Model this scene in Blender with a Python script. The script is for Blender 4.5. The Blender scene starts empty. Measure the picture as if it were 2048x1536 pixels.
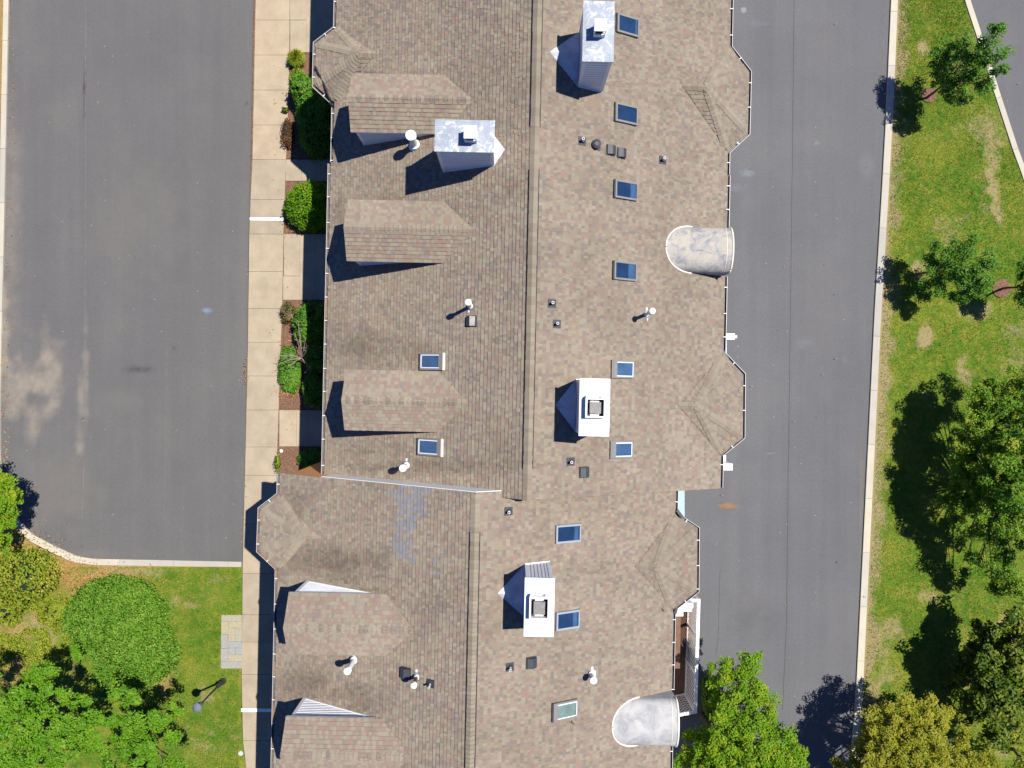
import bpy, math, random
import numpy as np
from mathutils import Vector, Matrix
from mathutils.geometry import tessellate_polygon

rnd = random.Random(7)
rng = np.random.default_rng(11)
H, F = 32.3, 1420.0                     # camera height (m) and focal length in photo pixels
SUN = Vector((0.46, 0.20, 1.0)).normalized()
scene = bpy.context.scene
COL = scene.collection
R = math.radians

def P(px, py, z=0.0):
    s = (H - z) / F
    return Vector(((px - 1024) * s, (768 - py) * s, z))

# ------------------------------------------------------------------ building frame
PHI = math.atan(0.0215)
CP, SP = math.cos(PHI), math.sin(PHI)
def to_b(w):  return Vector((w.x * CP - w.y * SP, w.x * SP + w.y * CP, w.z))
def to_w(b):  return Vector((b.x * CP + b.y * SP, -b.x * SP + b.y * CP, b.z))
def B(px, py, z=0.0): return to_b(P(px, py, z))

# ------------------------------------------------------------------ noise in numpy
def _hash(ix, iy, seed):
    h = (ix.astype(np.int64) * 374761393 + iy.astype(np.int64) * 668265263 + seed * 974711) & 0x7fffffff
    h = ((h ^ (h >> 13)) * 1274126177) & 0x7fffffff
    return ((h ^ (h >> 16)) & 0xffff) / 65535.0
def vnoise(x, y, seed=0):
    x = np.asarray(x, float); y = np.asarray(y, float)
    ix, iy = np.floor(x), np.floor(y); fx, fy = x - ix, y - iy
    fx = fx * fx * (3 - 2 * fx); fy = fy * fy * (3 - 2 * fy)
    a = _hash(ix, iy, seed); b = _hash(ix + 1, iy, seed); c = _hash(ix, iy + 1, seed); d = _hash(ix + 1, iy + 1, seed)
    return (a * (1 - fx) + b * fx) * (1 - fy) + (c * (1 - fx) + d * fx) * fy
def fbm(x, y, seed=0, oct=4):
    s, a, t = 0, 0.5, 0
    for o in range(oct):
        s = s + a * vnoise(np.asarray(x) * 2 ** o, np.asarray(y) * 2 ** o, seed + o); t += a; a *= 0.5
    return s / t

# ------------------------------------------------------------------ materials
def new_mat(name):
    m = bpy.data.materials.new(name); m.use_nodes = True
    nt = m.node_tree; nt.nodes.clear()
    out = nt.nodes.new('ShaderNodeOutputMaterial'); b = nt.nodes.new('ShaderNodeBsdfPrincipled')
    nt.links.new(b.outputs[0], out.inputs[0])
    return m, nt, b, out
def N(nt, t, **kw):
    n = nt.nodes.new(t)
    for k, v in kw.items(): setattr(n, k, v)
    return n
def noise(nt, scale, detail=3, rough=0.55, vec=None, dist=0.0):
    n = N(nt, 'ShaderNodeTexNoise'); n.inputs['Scale'].default_value = scale
    n.inputs['Detail'].default_value = detail; n.inputs['Roughness'].default_value = rough
    n.inputs['Distortion'].default_value = dist
    if vec is not None: nt.links.new(vec, n.inputs['Vector'])
    return n.outputs['Fac']
def ramp(nt, fac, stops, interp='LINEAR'):
    r = N(nt, 'ShaderNodeValToRGB'); cr = r.color_ramp; cr.interpolation = interp
    while len(cr.elements) < len(stops): cr.elements.new(0.5)
    for e, (p, c) in zip(cr.elements, stops):
        e.position = p; e.color = (c if len(c) == 4 else (*c, 1)) if not isinstance(c, (int, float)) else (c, c, c, 1)
    nt.links.new(fac, r.inputs[0]); return r.outputs[0]
def mix(nt, fac, a, b, mode='MIX'):
    m = N(nt, 'ShaderNodeMix', data_type='RGBA', blend_type=mode)
    for v, i in ((fac, 0), (a, 6), (b, 7)):
        if isinstance(v, (int, float)): m.inputs[i].default_value = v
        elif isinstance(v, tuple): m.inputs[i].default_value = (*v, 1) if len(v) == 3 else v
        else: nt.links.new(v, m.inputs[i])
    return m.outputs[2]
def attr(nt, name, out='Fac'):
    a = N(nt, 'ShaderNodeAttribute', attribute_name=name); return a.outputs[out]
def objco(nt):
    return N(nt, 'ShaderNodeTexCoord').outputs['Object']
def bump(nt, b, h, strength=0.3, dist=0.02):
    n = N(nt, 'ShaderNodeBump'); n.inputs['Strength'].default_value = strength; n.inputs['Distance'].default_value = dist
    nt.links.new(h, n.inputs['Height']); nt.links.new(n.outputs[0], b.inputs['Normal'])

KA = 0.70                                # surfaces are a little darker than their sunlit look; exposure does the rest
def simple(name, col, rough=0.6, var=0.12, scale=6.0, metal=0.0, bumps=0.0, bscale=60, spec=0.4):
    if max(col) < 0.60 or 'siding' in name: col = tuple(c * KA for c in col)
    m, nt, b, o = new_mat(name)
    v = objco(nt)
    n = noise(nt, scale, 4, 0.6, v)
    lo = tuple(c * (1 - var) for c in col); hi = tuple(min(1, c * (1 + var)) for c in col)
    nt.links.new(ramp(nt, n, [(0.3, lo), (0.7, hi)]), b.inputs['Base Color'])
    b.inputs['Roughness'].default_value = rough; b.inputs['Metallic'].default_value = metal
    b.inputs['Specular IOR Level'].default_value = spec
    if bumps: bump(nt, b, noise(nt, bscale, 3, 0.6, v), bumps, 0.01)
    return m

def mat_shingle():
    m, nt, b, o = new_mat('asphalt_shingle'); v = objco(nt)
    t = attr(nt, 'tint')
    c = ramp(nt, t, [(0.0, (0.197, 0.165, 0.123)), (0.15, (0.216, 0.185, 0.138)), (0.33, (0.165, 0.137, 0.110)),
                     (0.46, (0.200, 0.167, 0.127)), (0.60, (0.177, 0.144, 0.125)), (0.69, (0.206, 0.148, 0.116)),
                     (0.81, (0.226, 0.194, 0.146)), (0.91, (0.153, 0.130, 0.110)), (0.94, (0.210, 0.152, 0.120)),
                     (0.985, (0.238, 0.207, 0.160))], 'CONSTANT')
    g = noise(nt, 90, 2, 0.7, v)
    c = mix(nt, 1.0, c, ramp(nt, g, [(0.25, 0.72), (0.75, 1.24)]), 'MULTIPLY')
    g2 = noise(nt, 0.55, 4, 0.6, v)
    c = mix(nt, 1.0, c, ramp(nt, g2, [(0.3, 0.90), (0.7, 1.07)]), 'MULTIPLY')
    c = mix(nt, attr(nt, 'stain'), c, mix(nt, 1.0, c, (0.50, 0.48, 0.47), 'MULTIPLY'))  # dirt streaks, plus shade painted onto the butt faces
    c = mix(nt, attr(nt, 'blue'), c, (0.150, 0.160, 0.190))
    nt.links.new(c, b.inputs['Base Color'])
    b.inputs['Roughness'].default_value = 0.88; b.inputs['Diffuse Roughness'].default_value = 0.35; b.inputs['Specular IOR Level'].default_value = 0.25
    bump(nt, b, g, 0.35, 0.006)
    return m

def mat_asphalt(name, base, cloud=0.13, seedoff=0.0, streak=True):
    m, nt, b, o = new_mat(name)
    geo = N(nt, 'ShaderNodeNewGeometry'); mp = N(nt, 'ShaderNodeMapping'); nt.links.new(geo.outputs['Position'], mp.inputs['Vector'])
    mp.inputs['Location'].default_value = (seedoff, seedoff * 1.7, 0)
    v = mp.outputs[0]
    big = noise(nt, 0.28, 5, 0.62, v)
    c = ramp(nt, big, [(0.3, tuple(x * (1 - cloud) for x in base)), (0.52, base), (0.72, tuple(x * (1 + cloud) * f for x, f in zip(base, (1.03, 1.0, 0.96))))])
    if streak:
        mp2 = N(nt, 'ShaderNodeMapping'); nt.links.new(v, mp2.inputs['Vector']); mp2.inputs['Scale'].default_value = (1.6, 0.05, 1)
        st = noise(nt, 1.0, 4, 0.6, mp2.outputs[0])
        c = mix(nt, 1.0, c, ramp(nt, st, [(0.32, 0.955), (0.68, 1.05)]), 'MULTIPLY')
    fine = noise(nt, 34, 3, 0.75, v)
    c = mix(nt, 1.0, c, ramp(nt, fine, [(0.25, 0.66), (0.75, 1.36)]), 'MULTIPLY')
    g9 = noise(nt, 9, 4, 0.7, v)
    c = mix(nt, 1.0, c, ramp(nt, g9, [(0.3, 0.93), (0.7, 1.07)]), 'MULTIPLY')
    # pale grit specks
    vo = N(nt, 'ShaderNodeTexVoronoi'); vo.inputs['Scale'].default_value = 3.1; nt.links.new(v, vo.inputs['Vector'])
    sp = ramp(nt, vo.outputs['Distance'], [(0.045, 1.0), (0.075, 0.0)])
    wn = N(nt, 'ShaderNodeSeparateColor'); nt.links.new(vo.outputs['Color'], wn.inputs[0])
    sel = ramp(nt, wn.outputs[0], [(0.80, 0.0), (0.84, 1.0)], 'CONSTANT')
    mm = N(nt, 'ShaderNodeMath', operation='MULTIPLY'); nt.links.new(sp, mm.inputs[0]); nt.links.new(sel, mm.inputs[1])
    c = mix(nt, mm.outputs[0], c, (0.27, 0.25, 0.22))
    # stains carried by the mesh
    sf = attr(nt, 'sfac'); sc_ = attr(nt, 'scol', 'Color')
    c = mix(nt, sf, c, mix(nt, 1.0, sc_, (0.72, 0.72, 0.72), 'MULTIPLY'))
    nt.links.new(c, b.inputs['Base Color'])
    b.inputs['Roughness'].default_value = 0.9; b.inputs['Specular IOR Level'].default_value = 0.2
    bump(nt, b, fine, 0.25, 0.01)
    return m

def mat_concrete(name, base, cloud=0.16, tinted=True):
    m, nt, b, o = new_mat(name); v = objco(nt)
    n1 = noise(nt, 1.3, 5, 0.65, v); n2 = noise(nt, 45, 3, 0.7, v); n3 = noise(nt, 0.5, 3, 0.5, v)
    c = ramp(nt, n1, [(0.3, tuple(x * (1 - cloud) for x in base)), (0.7, tuple(x * (1 + cloud * 0.7) for x in base))])
    c = mix(nt, 1.0, c, ramp(nt, n2, [(0.25, 0.86), (0.75, 1.12)]), 'MULTIPLY')
    if tinted:
        c = mix(nt, 1.0, c, ramp(nt, attr(nt, 'tint'), [(0, (0.80, 0.81, 0.84)), (0.5, (0.96, 0.95, 0.93)), (1, (1.06, 1.02, 0.94))]), 'MULTIPLY')
    nt.links.new(c, b.inputs['Base Color']); b.inputs['Roughness'].default_value = 0.85
    b.inputs['Specular IOR Level'].default_value = 0.25
    bump(nt, b, n2, 0.2, 0.006)
    return m

def mat_lawn():
    m, nt, b, o = new_mat('lawn_turf')
    v = N(nt, 'ShaderNodeNewGeometry').outputs['Position']
    n1 = noise(nt, 0.5, 5, 0.65, v); n2 = noise(nt, 2.6, 5, 0.7, v); n3 = noise(nt, 24, 4, 0.75, v); n4 = noise(nt, 1.1, 6, 0.7, v, 0.6)
    c = ramp(nt, n1, [(0.30, (0.034, 0.090, 0.006)), (0.5, (0.066, 0.126, 0.010)), (0.70, (0.146, 0.160, 0.020))])
    c = mix(nt, ramp(nt, n2, [(0.42, 0.0), (0.70, 0.85)]), c, (0.165, 0.158, 0.022))
    n6 = noise(nt, 11.0, 5, 0.75, v)
    c = mix(nt, 1.0, c, ramp(nt, n6, [(0.28, 0.62), (0.72, 1.35)]), 'MULTIPLY')
    n5 = noise(nt, 7.0, 4, 0.7, v)
    dry = N(nt, 'ShaderNodeMath', operation='ADD'); nt.links.new(attr(nt, 'dry'), dry.inputs[0])
    nz = ramp(nt, n4, [(0.3, -0.0), (0.75, 0.62)]); nt.links.new(nz, dry.inputs[1])
    dry2 = N(nt, 'ShaderNodeMath', operation='ADD'); nt.links.new(dry.outputs[0], dry2.inputs[0]); nt.links.new(ramp(nt, n5, [(0.3, 0.0), (0.7, 0.3)]), dry2.inputs[1])
    d = ramp(nt, dry2.outputs[0], [(0.55, 0.0), (1.0, 0.9)])
    c = mix(nt, d, c, mix(nt, n3, (0.175, 0.135, 0.062), (0.285, 0.225, 0.115)))
    c = mix(nt, attr(nt, 'litter'), c, mix(nt, n3, (0.190, 0.110, 0.038), (0.33, 0.205, 0.080)))
    c = mix(nt, 1.0, c, ramp(nt, n3, [(0.25, 0.6), (0.75, 1.4)]), 'MULTIPLY')
    nt.links.new(c, b.inputs['Base Color']); b.inputs['Roughness'].default_value = 0.9
    b.inputs['Specular IOR Level'].default_value = 0.1
    bump(nt, b, n3, 0.7, 0.04)
    return m

def mat_leaf(name, stops, trans=0.35, rough=0.45, spec=0.35):
    m, nt, b, o = new_mat(name)
    c = ramp(nt, attr(nt, 'tint'), stops)
    nt.links.new(c, b.inputs['Base Color']); b.inputs['Roughness'].default_value = rough
    b.inputs['Specular IOR Level'].default_value = spec
    tr = N(nt, 'ShaderNodeBsdfTranslucent')
    nt.links.new(mix(nt, 1.0, c, (1.25, 1.3, 0.6), 'MULTIPLY'), tr.inputs[0])
    ms = N(nt, 'ShaderNodeMixShader'); ms.inputs[0].default_value = trans
    nt.links.new(b.outputs[0], ms.inputs[1]); nt.links.new(tr.outputs[0], ms.inputs[2]); nt.links.new(ms.outputs[0], o.inputs[0])
    return m

def mat_patina(name, a, b_, c_, scale=3.0, rough=0.5, metal=0.0, spec=0.4):
    m, nt, b, o = new_mat(name); v = objco(nt)
    n1 = noise(nt, scale, 6, 0.68, v, 0.8); n2 = noise(nt, scale * 5, 4, 0.7, v)
    c = ramp(nt, n1, [(0.36, a), (0.47, b_), (0.62, c_)])
    c = mix(nt, ramp(nt, n2, [(0.55, 0.0), (0.7, 0.5)]), c, a)
    nt.links.new(c, b.inputs['Base Color']); b.inputs['Roughness'].default_value = rough; b.inputs['Metallic'].default_value = metal
    b.inputs['Specular IOR Level'].default_value = spec
    return m

def mat_glass(name, col, rough=0.06):
    m, nt, b, o = new_mat(name); v = objco(nt)
    n = noise(nt, 2.2, 3, 0.6, v)
    nt.links.new(ramp(nt, n, [(0.3, tuple(x * 0.8 for x in col)), (0.7, tuple(x * 1.25 for x in col))]), b.inputs['Base Color'])
    b.inputs['Roughness'].default_value = rough; b.inputs['Specular IOR Level'].default_value = 0.6
    return m

M = {}
M['shingle'] = mat_shingle()
M['under'] = simple('roof_felt', (0.035, 0.032, 0.03), 0.9)
M['white'] = simple('white_paint', (0.66, 0.66, 0.65), 0.45, 0.04, 3)
M['siding'] = simple('painted_siding', (0.86, 0.88, 0.90), 0.5, 0.06, 2)
M['whitemetal'] = simple('white_sheet_metal', (0.62, 0.62, 0.605), 0.5, 0.03, 2)
M['galv'] = mat_patina('galvanised_cap', (0.50, 0.50, 0.50), (0.25, 0.275, 0.315), (0.20, 0.23, 0.275), 4.2, 0.5, 0.0, 0.35)
M['barrel'] = mat_patina('weathered_metal', (0.36, 0.325, 0.265), (0.30, 0.285, 0.255), (0.18, 0.185, 0.205), 2.4, 0.85, 0.0, 0.12)
M['barrel_pale'] = mat_patina('weathered_pale_metal', (0.37, 0.365, 0.35), (0.33, 0.328, 0.322), (0.24, 0.245, 0.25), 1.6, 0.85, 0.0, 0.12)
M['cricket'] = mat_patina('cricket_metal', (0.56, 0.56, 0.56), (0.52, 0.52, 0.53), (0.34, 0.36, 0.39), 1.6, 0.35)
M['cream'] = simple('cream_trim', (0.60, 0.56, 0.47), 0.5, 0.06)
M['gutter'] = simple('gutter_enamel', (0.58, 0.57, 0.56), 0.45, 0.08, 3)
M['gutter_in'] = simple('gutter_silt', (0.20, 0.17, 0.15), 0.8, 0.3, 9)
M['litter'] = simple('gutter_litter', (0.30, 0.17, 0.07), 0.9, 0.5, 25)
M['black'] = simple('black_rubber', (0.012, 0.013, 0.015), 0.6, 0.2)
M['slate'] = simple('dark_vent_metal', (0.045, 0.050, 0.062), 0.5, 0.15, 9)
M['greyframe'] = simple('grey_aluminium', (0.21, 0.205, 0.19), 0.45, 0.08)
M['paleframe'] = simple('pale_aluminium', (0.30, 0.34, 0.40), 0.45, 0.06)
M['shaft_strip'] = mat_glass('shaft_wall_behind_glass', (0.030, 0.066, 0.125), 0.1)
M['bead'] = simple('glazing_bead', (0.55, 0.57, 0.62), 0.4, 0.05)
M['glass'] = mat_glass('skylight_glass', (0.010, 0.026, 0.062))
M['glass_pale'] = mat_glass('pale_skylight_glass', (0.036, 0.074, 0.140), 0.1)
M['glass_green'] = mat_glass('milky_skylight_glass', (0.115, 0.165, 0.145), 0.2)
M['rust'] = simple('rusty_steel', (0.23, 0.09, 0.03), 0.8, 0.3, 20)
M['fluecap'] = simple('flue_plate', (0.23, 0.22, 0.21), 0.6, 0.25, 9)
M['brick'] = simple('tan_brick', (0.60, 0.26, 0.085), 0.85, 0.2, 12, bumps=0.3)
M['soffit'] = simple('white_soffit', (0.6, 0.6, 0.6), 0.6, 0.05)
M['lot'] = mat_asphalt('old_asphalt', (0.0895, 0.0875, 0.0860), 0.08, 3.0)
M['drive'] = mat_asphalt('sealed_asphalt', (0.0905, 0.0915, 0.0955), 0.07, 41.0)
M['walk'] = mat_concrete('pavement_concrete', (0.300, 0.250, 0.182))
M['kerb'] = mat_concrete('kerb_concrete', (0.37, 0.345, 0.29), 0.08)
M['lawn'] = mat_lawn()
M['mulch'] = simple('bark_mulch', (0.185, 0.105, 0.068), 0.95, 0.55, 16, bumps=0.9, bscale=30, spec=0.1)
M['paint'] = simple('road_paint', (0.80, 0.79, 0.76), 0.6, 0.06, 12)
M['bark'] = simple('bark', (0.12, 0.085, 0.06), 0.9, 0.35, 9, bumps=0.6, bscale=25)
M['twig'] = simple('pale_bark', (0.36, 0.29, 0.23), 0.9, 0.25, 9)
M['core'] = simple('shrub_dark_core', (0.012, 0.018, 0.008), 0.95, 0.4, 5)
M['deck'] = simple('brown_timber', (0.16, 0.08, 0.045), 0.7, 0.25, 5)
M['lattice'] = simple('lattice_slat', (0.66, 0.60, 0.55), 0.6, 0.05)
M['iron'] = simple('dark_iron', (0.035, 0.037, 0.04), 0.4, 0.2)
M['lampglass'] = simple('frosted_lamp_glass', (0.17, 0.19, 0.235), 0.3, 0.15, 14)
M['aqua'] = simple('pale_blue_paint', (0.34, 0.47, 0.51), 0.5, 0.1)
M['cover'] = simple('manhole_iron', (0.20, 0.20, 0.175), 0.7, 0.2, 20)
M['driveline'] = simple('asphalt_joint', (0.070, 0.070, 0.073), 0.9, 0.3)
L = {}
L['bright'] = mat_leaf('bright_leaves', [(0, (0.085, 0.215, 0.008)), (0.5, (0.160, 0.290, 0.012)), (1, (0.300, 0.350, 0.020))], 0.42, 0.5, 0.15)
L['maple'] = mat_leaf('maple_leaves', [(0, (0.075, 0.200, 0.008)), (0.6, (0.130, 0.280, 0.013)), (1, (0.19, 0.31, 0.022))], 0.40, 0.5, 0.2)
L['young'] = mat_leaf('young_leaves', [(0, (0.045, 0.140, 0.008)), (0.6, (0.085, 0.200, 0.016)), (1, (0.155, 0.260, 0.03))], 0.35, 0.5, 0.2)
L['mid'] = mat_leaf('mixed_leaves', [(0, (0.045, 0.140, 0.008)), (0.55, (0.120, 0.235, 0.014)), (1, (0.27, 0.315, 0.024))], 0.36, 0.5, 0.2)
L['glossy'] = mat_leaf('glossy_leaves', [(0, (0.034, 0.080, 0.006)), (0.6, (0.095, 0.145, 0.012)), (1, (0.24, 0.235, 0.03))], 0.25, 0.5, 0.15)
L['olive'] = mat_leaf('olive_leaves', [(0, (0.175, 0.195, 0.014)), (0.6, (0.285, 0.285, 0.026)), (1, (0.38, 0.345, 0.045))], 0.42, 0.5, 0.15)
L['shrub'] = mat_leaf('shrub_leaves', [(0, (0.045, 0.145, 0.012)), (0.6, (0.095, 0.225, 0.020)), (1, (0.16, 0.275, 0.036))], 0.33, 0.5, 0.15)
L['juniper'] = mat_leaf('juniper_needles', [(0, (0.062, 0.165, 0.014)), (0.6, (0.130, 0.260, 0.026)), (1, (0.21, 0.32, 0.05))], 0.3, 0.6, 0.08)
L['yellowgreen'] = mat_leaf('yellow_green_leaves', [(0, (0.110, 0.190, 0.012)), (0.6, (0.240, 0.290, 0.024)), (1, (0.37, 0.34, 0.055))], 0.4, 0.5, 0.15)
L['red'] = mat_leaf('red_leaves', [(0, (0.065, 0.026, 0.016)), (0.7, (0.14, 0.060, 0.030)), (1, (0.20, 0.13, 0.045))], 0.3, 0.5, 0.15)
L['pinkish'] = mat_leaf('flowering_leaves', [(0, (0.06, 0.09, 0.02)), (0.55, (0.16, 0.135, 0.04)), (0.8, (0.23, 0.155, 0.085)), (1, (0.36, 0.25, 0.21))], 0.3, 0.5, 0.15)
L['blade'] = mat_leaf('grass_blades', [(0, (0.032, 0.090, 0.006)), (0.45, (0.072, 0.138, 0.011)), (0.75, (0.165, 0.170, 0.026)), (1, (0.25, 0.205, 0.07))], 0.3, 0.6, 0.1)
L['fallen'] = mat_leaf('fallen_leaves', [(0, (0.14, 0.063, 0.021)), (0.5, (0.28, 0.14, 0.042)), (1, (0.36, 0.25, 0.105))], 0.15, 0.7, 0.1)

# ------------------------------------------------------------------ mesh collector
class MB:
    def __init__(s): s.v, s.f, s.m, s.t, s.st, s.bl = [], [], [], [], [], []
    def poly(s, pts, m=0, t=0.5, st=0.0, bl=0.0):
        i = len(s.v); s.v.extend([tuple(p) for p in pts]); s.f.append(tuple(range(i, i + len(pts))))
        s.m.append(m); s.t.append(t); s.st.append(st); s.bl.append(bl)
    def face(s, idx, m=0, t=0.5): s.f.append(tuple(idx)); s.m.append(m); s.t.append(t); s.st.append(0); s.bl.append(0)
    def hexa(s, bot, top, m=0, mt=None, t=0.5):
        """closed prism from two equal loops"""
        n = len(bot); i = len(s.v); s.v.extend([tuple(p) for p in bot]); s.v.extend([tuple(p) for p in top])
        s.face(range(i + n - 1, i - 1, -1), m, t); s.face(range(i + n, i + 2 * n), m if mt is None else mt, t)
        for k in range(n): s.face((i + k, i + (k + 1) % n, i + n + (k + 1) % n, i + n + k), m, t)
    def box(s, x0, x1, y0, y1, z0, z1, m=0, mt=None, t=0.5):
        s.hexa([(x0, y0, z0), (x1, y0, z0), (x1, y1, z0), (x0, y1, z0)], [(x0, y0, z1), (x1, y0, z1), (x1, y1, z1), (x0, y1, z1)], m, mt, t)
    def obox(s, c, ax, ay, az, m=0):
        """box from centre and half-axis vectors"""
        c, ax, ay, az = Vector(c), Vector(ax), Vector(ay), Vector(az)
        s.hexa([c - ax - ay - az, c + ax - ay - az, c + ax + ay - az, c - ax + ay - az], [c - ax - ay + az, c + ax - ay + az, c + ax + ay + az, c - ax + ay + az], m)
    def tube(s, pts, rad, n=8, m=0, cap=True):
        pts = [Vector(p) for p in pts]; rings = []
        for k, p in enumerate(pts):
            d = (pts[min(k + 1, len(pts) - 1)] - pts[max(k - 1, 0)])
            d = d.normalized() if d.length > 1e-6 else Vector((0, 0, 1))
            a = d.cross(Vector((0.0, 1, 0.3)) if abs(d.z) > 0.8 else Vector((0, 0, 1))).normalized(); b = d.cross(a)
            r = rad[k] if isinstance(rad, (list, tuple)) else rad
            i = len(s.v); s.v.extend([tuple(p + a * (r * math.cos(q * 2 * math.pi / n)) + b * (r * math.sin(q * 2 * math.pi / n))) for q in range(n)]); rings.append(i)
        for a, b in zip(rings, rings[1:]):
            for q in range(n): s.face((a + q, a + (q + 1) % n, b + (q + 1) % n, b + q), m)
        if cap:
            s.face([rings[0] + q for q in range(n - 1, -1, -1)], m); s.face([rings[-1] + q for q in range(n)], m)
    def disc(s, c, r, z0, z1, n=20, m=0, r2=None):
        r2 = r if r2 is None else r2
        lo = [(c[0] + r * math.cos(q * 2 * math.pi / n), c[1] + r * math.sin(q * 2 * math.pi / n), z0) for q in range(n)]
        hi = [(c[0] + r2 * math.cos(q * 2 * math.pi / n), c[1] + r2 * math.sin(q * 2 * math.pi / n), z1) for q in range(n)]
        s.hexa(lo, hi, m)
    def build(s, name, mats, parent=None, off=(0, 0, 0), smooth=False, loc=None):
        me = bpy.data.meshes.new(name)
        o = Vector(off)
        me.from_pydata([tuple(Vector(p) - o) for p in s.v], [], s.f)
        for mm in (mats if isinstance(mats, (list, tuple)) else [mats]): me.materials.append(mm)
        me.polygons.foreach_set('material_index', s.m)
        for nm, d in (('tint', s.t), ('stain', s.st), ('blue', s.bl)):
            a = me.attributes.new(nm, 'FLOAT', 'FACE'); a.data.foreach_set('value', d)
        if smooth: me.polygons.foreach_set('use_smooth', [True] * len(s.f))
        ob = bpy.data.objects.new(name, me); COL.objects.link(ob)
        if parent is not None: ob.parent = parent
        if loc is not None: ob.location = loc
        return ob

def tag(o, label=None, cat=None, group=None, kind=None):
    if label: o['label'] = label
    if cat: o['category'] = cat
    if group: o['group'] = group
    if kind: o['kind'] = kind
    return o
def empty(name, loc=(0, 0, 0), rz=0.0):
    o = bpy.data.objects.new(name, None); COL.objects.link(o); o.location = loc; o.rotation_euler = (0, 0, rz); o.empty_display_size = 0.3
    return o
def np_mesh(name, V, Fc, tint, mat, parent=None, loc=None):
    """quads from numpy arrays"""
    me = bpy.data.meshes.new(name); n = len(V); k = Fc.shape[1]; mN = len(Fc)
    me.vertices.add(n); me.vertices.foreach_set('co', np.ascontiguousarray(V, dtype=np.float32).ravel())
    me.loops.add(mN * k); me.loops.foreach_set('vertex_index', np.ascontiguousarray(Fc, dtype=np.int32).ravel())
    me.polygons.add(mN); me.polygons.foreach_set('loop_start', np.arange(0, mN * k, k, dtype=np.int32))
    me.update(calc_edges=True)
    a = me.attributes.new('tint', 'FLOAT', 'FACE'); a.data.foreach_set('value', np.ascontiguousarray(tint, dtype=np.float32))
    me.materials.append(mat)
    ob = bpy.data.objects.new(name, me); COL.objects.link(ob)
    if parent is not None: ob.parent = parent
    if loc is not None: ob.location = loc
    return ob

# ================================================================== GROUND
def lin(tab, y):
    xs = [t[0] for t in tab]; ys = [t[1] for t in tab]
    return np.interp(y, xs, ys)

def grid_surface(name, mat, left, right, ys, nx, z, attrs=None, jitter=0.0):
    """structured sheet between two pixel-curves; attrs(X, Y) -> {name: array or (array, 4)}"""
    ys = np.asarray(ys, float); s = (H - z) / F
    l = lin(left, ys); r = lin(right, ys)
    t = np.linspace(0, 1, nx)
    PX = l[:, None] * (1 - t) + r[:, None] * t; PY = np.repeat(ys[:, None], nx, 1)
    X = (PX - 1024) * s; Y = (768 - PY) * s
    Z = np.full_like(X, z)
    if jitter: Z = Z + (fbm(X * 1.3, Y * 1.3, 5) - 0.5) * jitter
    V = np.stack([X, Y, Z], -1).reshape(-1, 3)
    ny = len(ys); i = np.arange(ny - 1)[:, None] * nx + np.arange(nx - 1)[None, :]
    Fc = np.stack([i + nx, i + nx + 1, i + 1, i], -1).reshape(-1, 4)
    ob = np_mesh(name, V, Fc, np.full(len(Fc), 0.5), mat)
    if attrs:
        for k, d in attrs(PX.ravel(), PY.ravel(), X.ravel(), Y.ravel()).items():
            if d.ndim == 2:
                a = ob.data.attributes.new(k, 'FLOAT_COLOR', 'POINT'); a.data.foreach_set('color', d.astype(np.float32).ravel())
            else:
                a = ob.data.attributes.new(k, 'FLOAT', 'POINT'); a.data.foreach_set('value', d.astype(np.float32))
    return ob

def flat(name, pts, z, mat, kind='structure', thick=0.0, parent=None):
    mb = MB(); pts = [Vector((p[0], p[1], z)) for p in pts]
    a = sum(pts[i].x * pts[(i + 1) % len(pts)].y - pts[(i + 1) % len(pts)].x * pts[i].y for i in range(len(pts)))
    if a < 0: pts = pts[::-1]
    i0 = len(mb.v); mb.v.extend([tuple(p) for p in pts])
    for tri in tessellate_polygon([pts]):
        q = [pts[k] for k in tri]
        if (q[1] - q[0]).cross(q[2] - q[0]).z < 0: tri = tri[::-1]
        mb.face([i0 + k for k in tri])
    if thick:
        for k in range(len(pts)):
            p, q = pts[k], pts[(k + 1) % len(pts)]
            mb.poly([(p.x, p.y, z - thick), (q.x, q.y, z - thick), q, p])
    o = mb.build(name, mat, parent)
    if kind: o['kind'] = kind
    return o

# horizon-wide earth sheet
g = MB(); g.poly([(-300, -300, -0.08), (300, -300, -0.08), (300, 300, -0.08), (-300, 300, -0.08)])
gnd = g.build('ground', M['lawn']); gnd['kind'] = 'structure'
for nm in ('dry', 'litter'):
    a = gnd.data.attributes.new(nm, 'FLOAT', 'POINT'); a.data.foreach_set('value', [0.0] * 4)

# stain helper: list of (px, py, rx, ry, colour, strength)
def stains(lst, seed):
    def fn(PX, PY, X, Y):
        fac = np.zeros_like(PX); col = np.zeros((len(PX), 4)); col[:, 3] = 1
        n = fbm(X * 1.6, Y * 1.6, seed, 5) - 0.5; n2 = fbm(X * 6, Y * 6, seed + 9, 3)
        for (cx, cy, rx, ry, c, st, ed) in lst:
            d = np.sqrt(((PX - cx) / rx) ** 2 + ((PY - cy) / ry) ** 2) + n * ed
            f = np.clip((1.1 - d) / 0.9, 0, 1) ** 1.3 * st * (0.45 + 1.0 * n2)
            f = np.clip(f, 0, 1); upd = f > fac
            fac = np.where(upd, f, fac); col[upd, :3] = c
        return {'sfac': fac, 'scol': col}
    return fn
TAN = (0.36, 0.30, 0.225); DK = (0.055, 0.055, 0.058); DUST = (0.160, 0.148, 0.136)
lot_left = [(-260, 25), (0, 19), (400, 11), (800, 2), (900, 2), (950, 6), (990, 14), (1014, 24), (1036, 36), (1066, 62), (1092, 112), (1112, 156), (1117, 190), (1119, 300), (1123, 484)]
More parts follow.
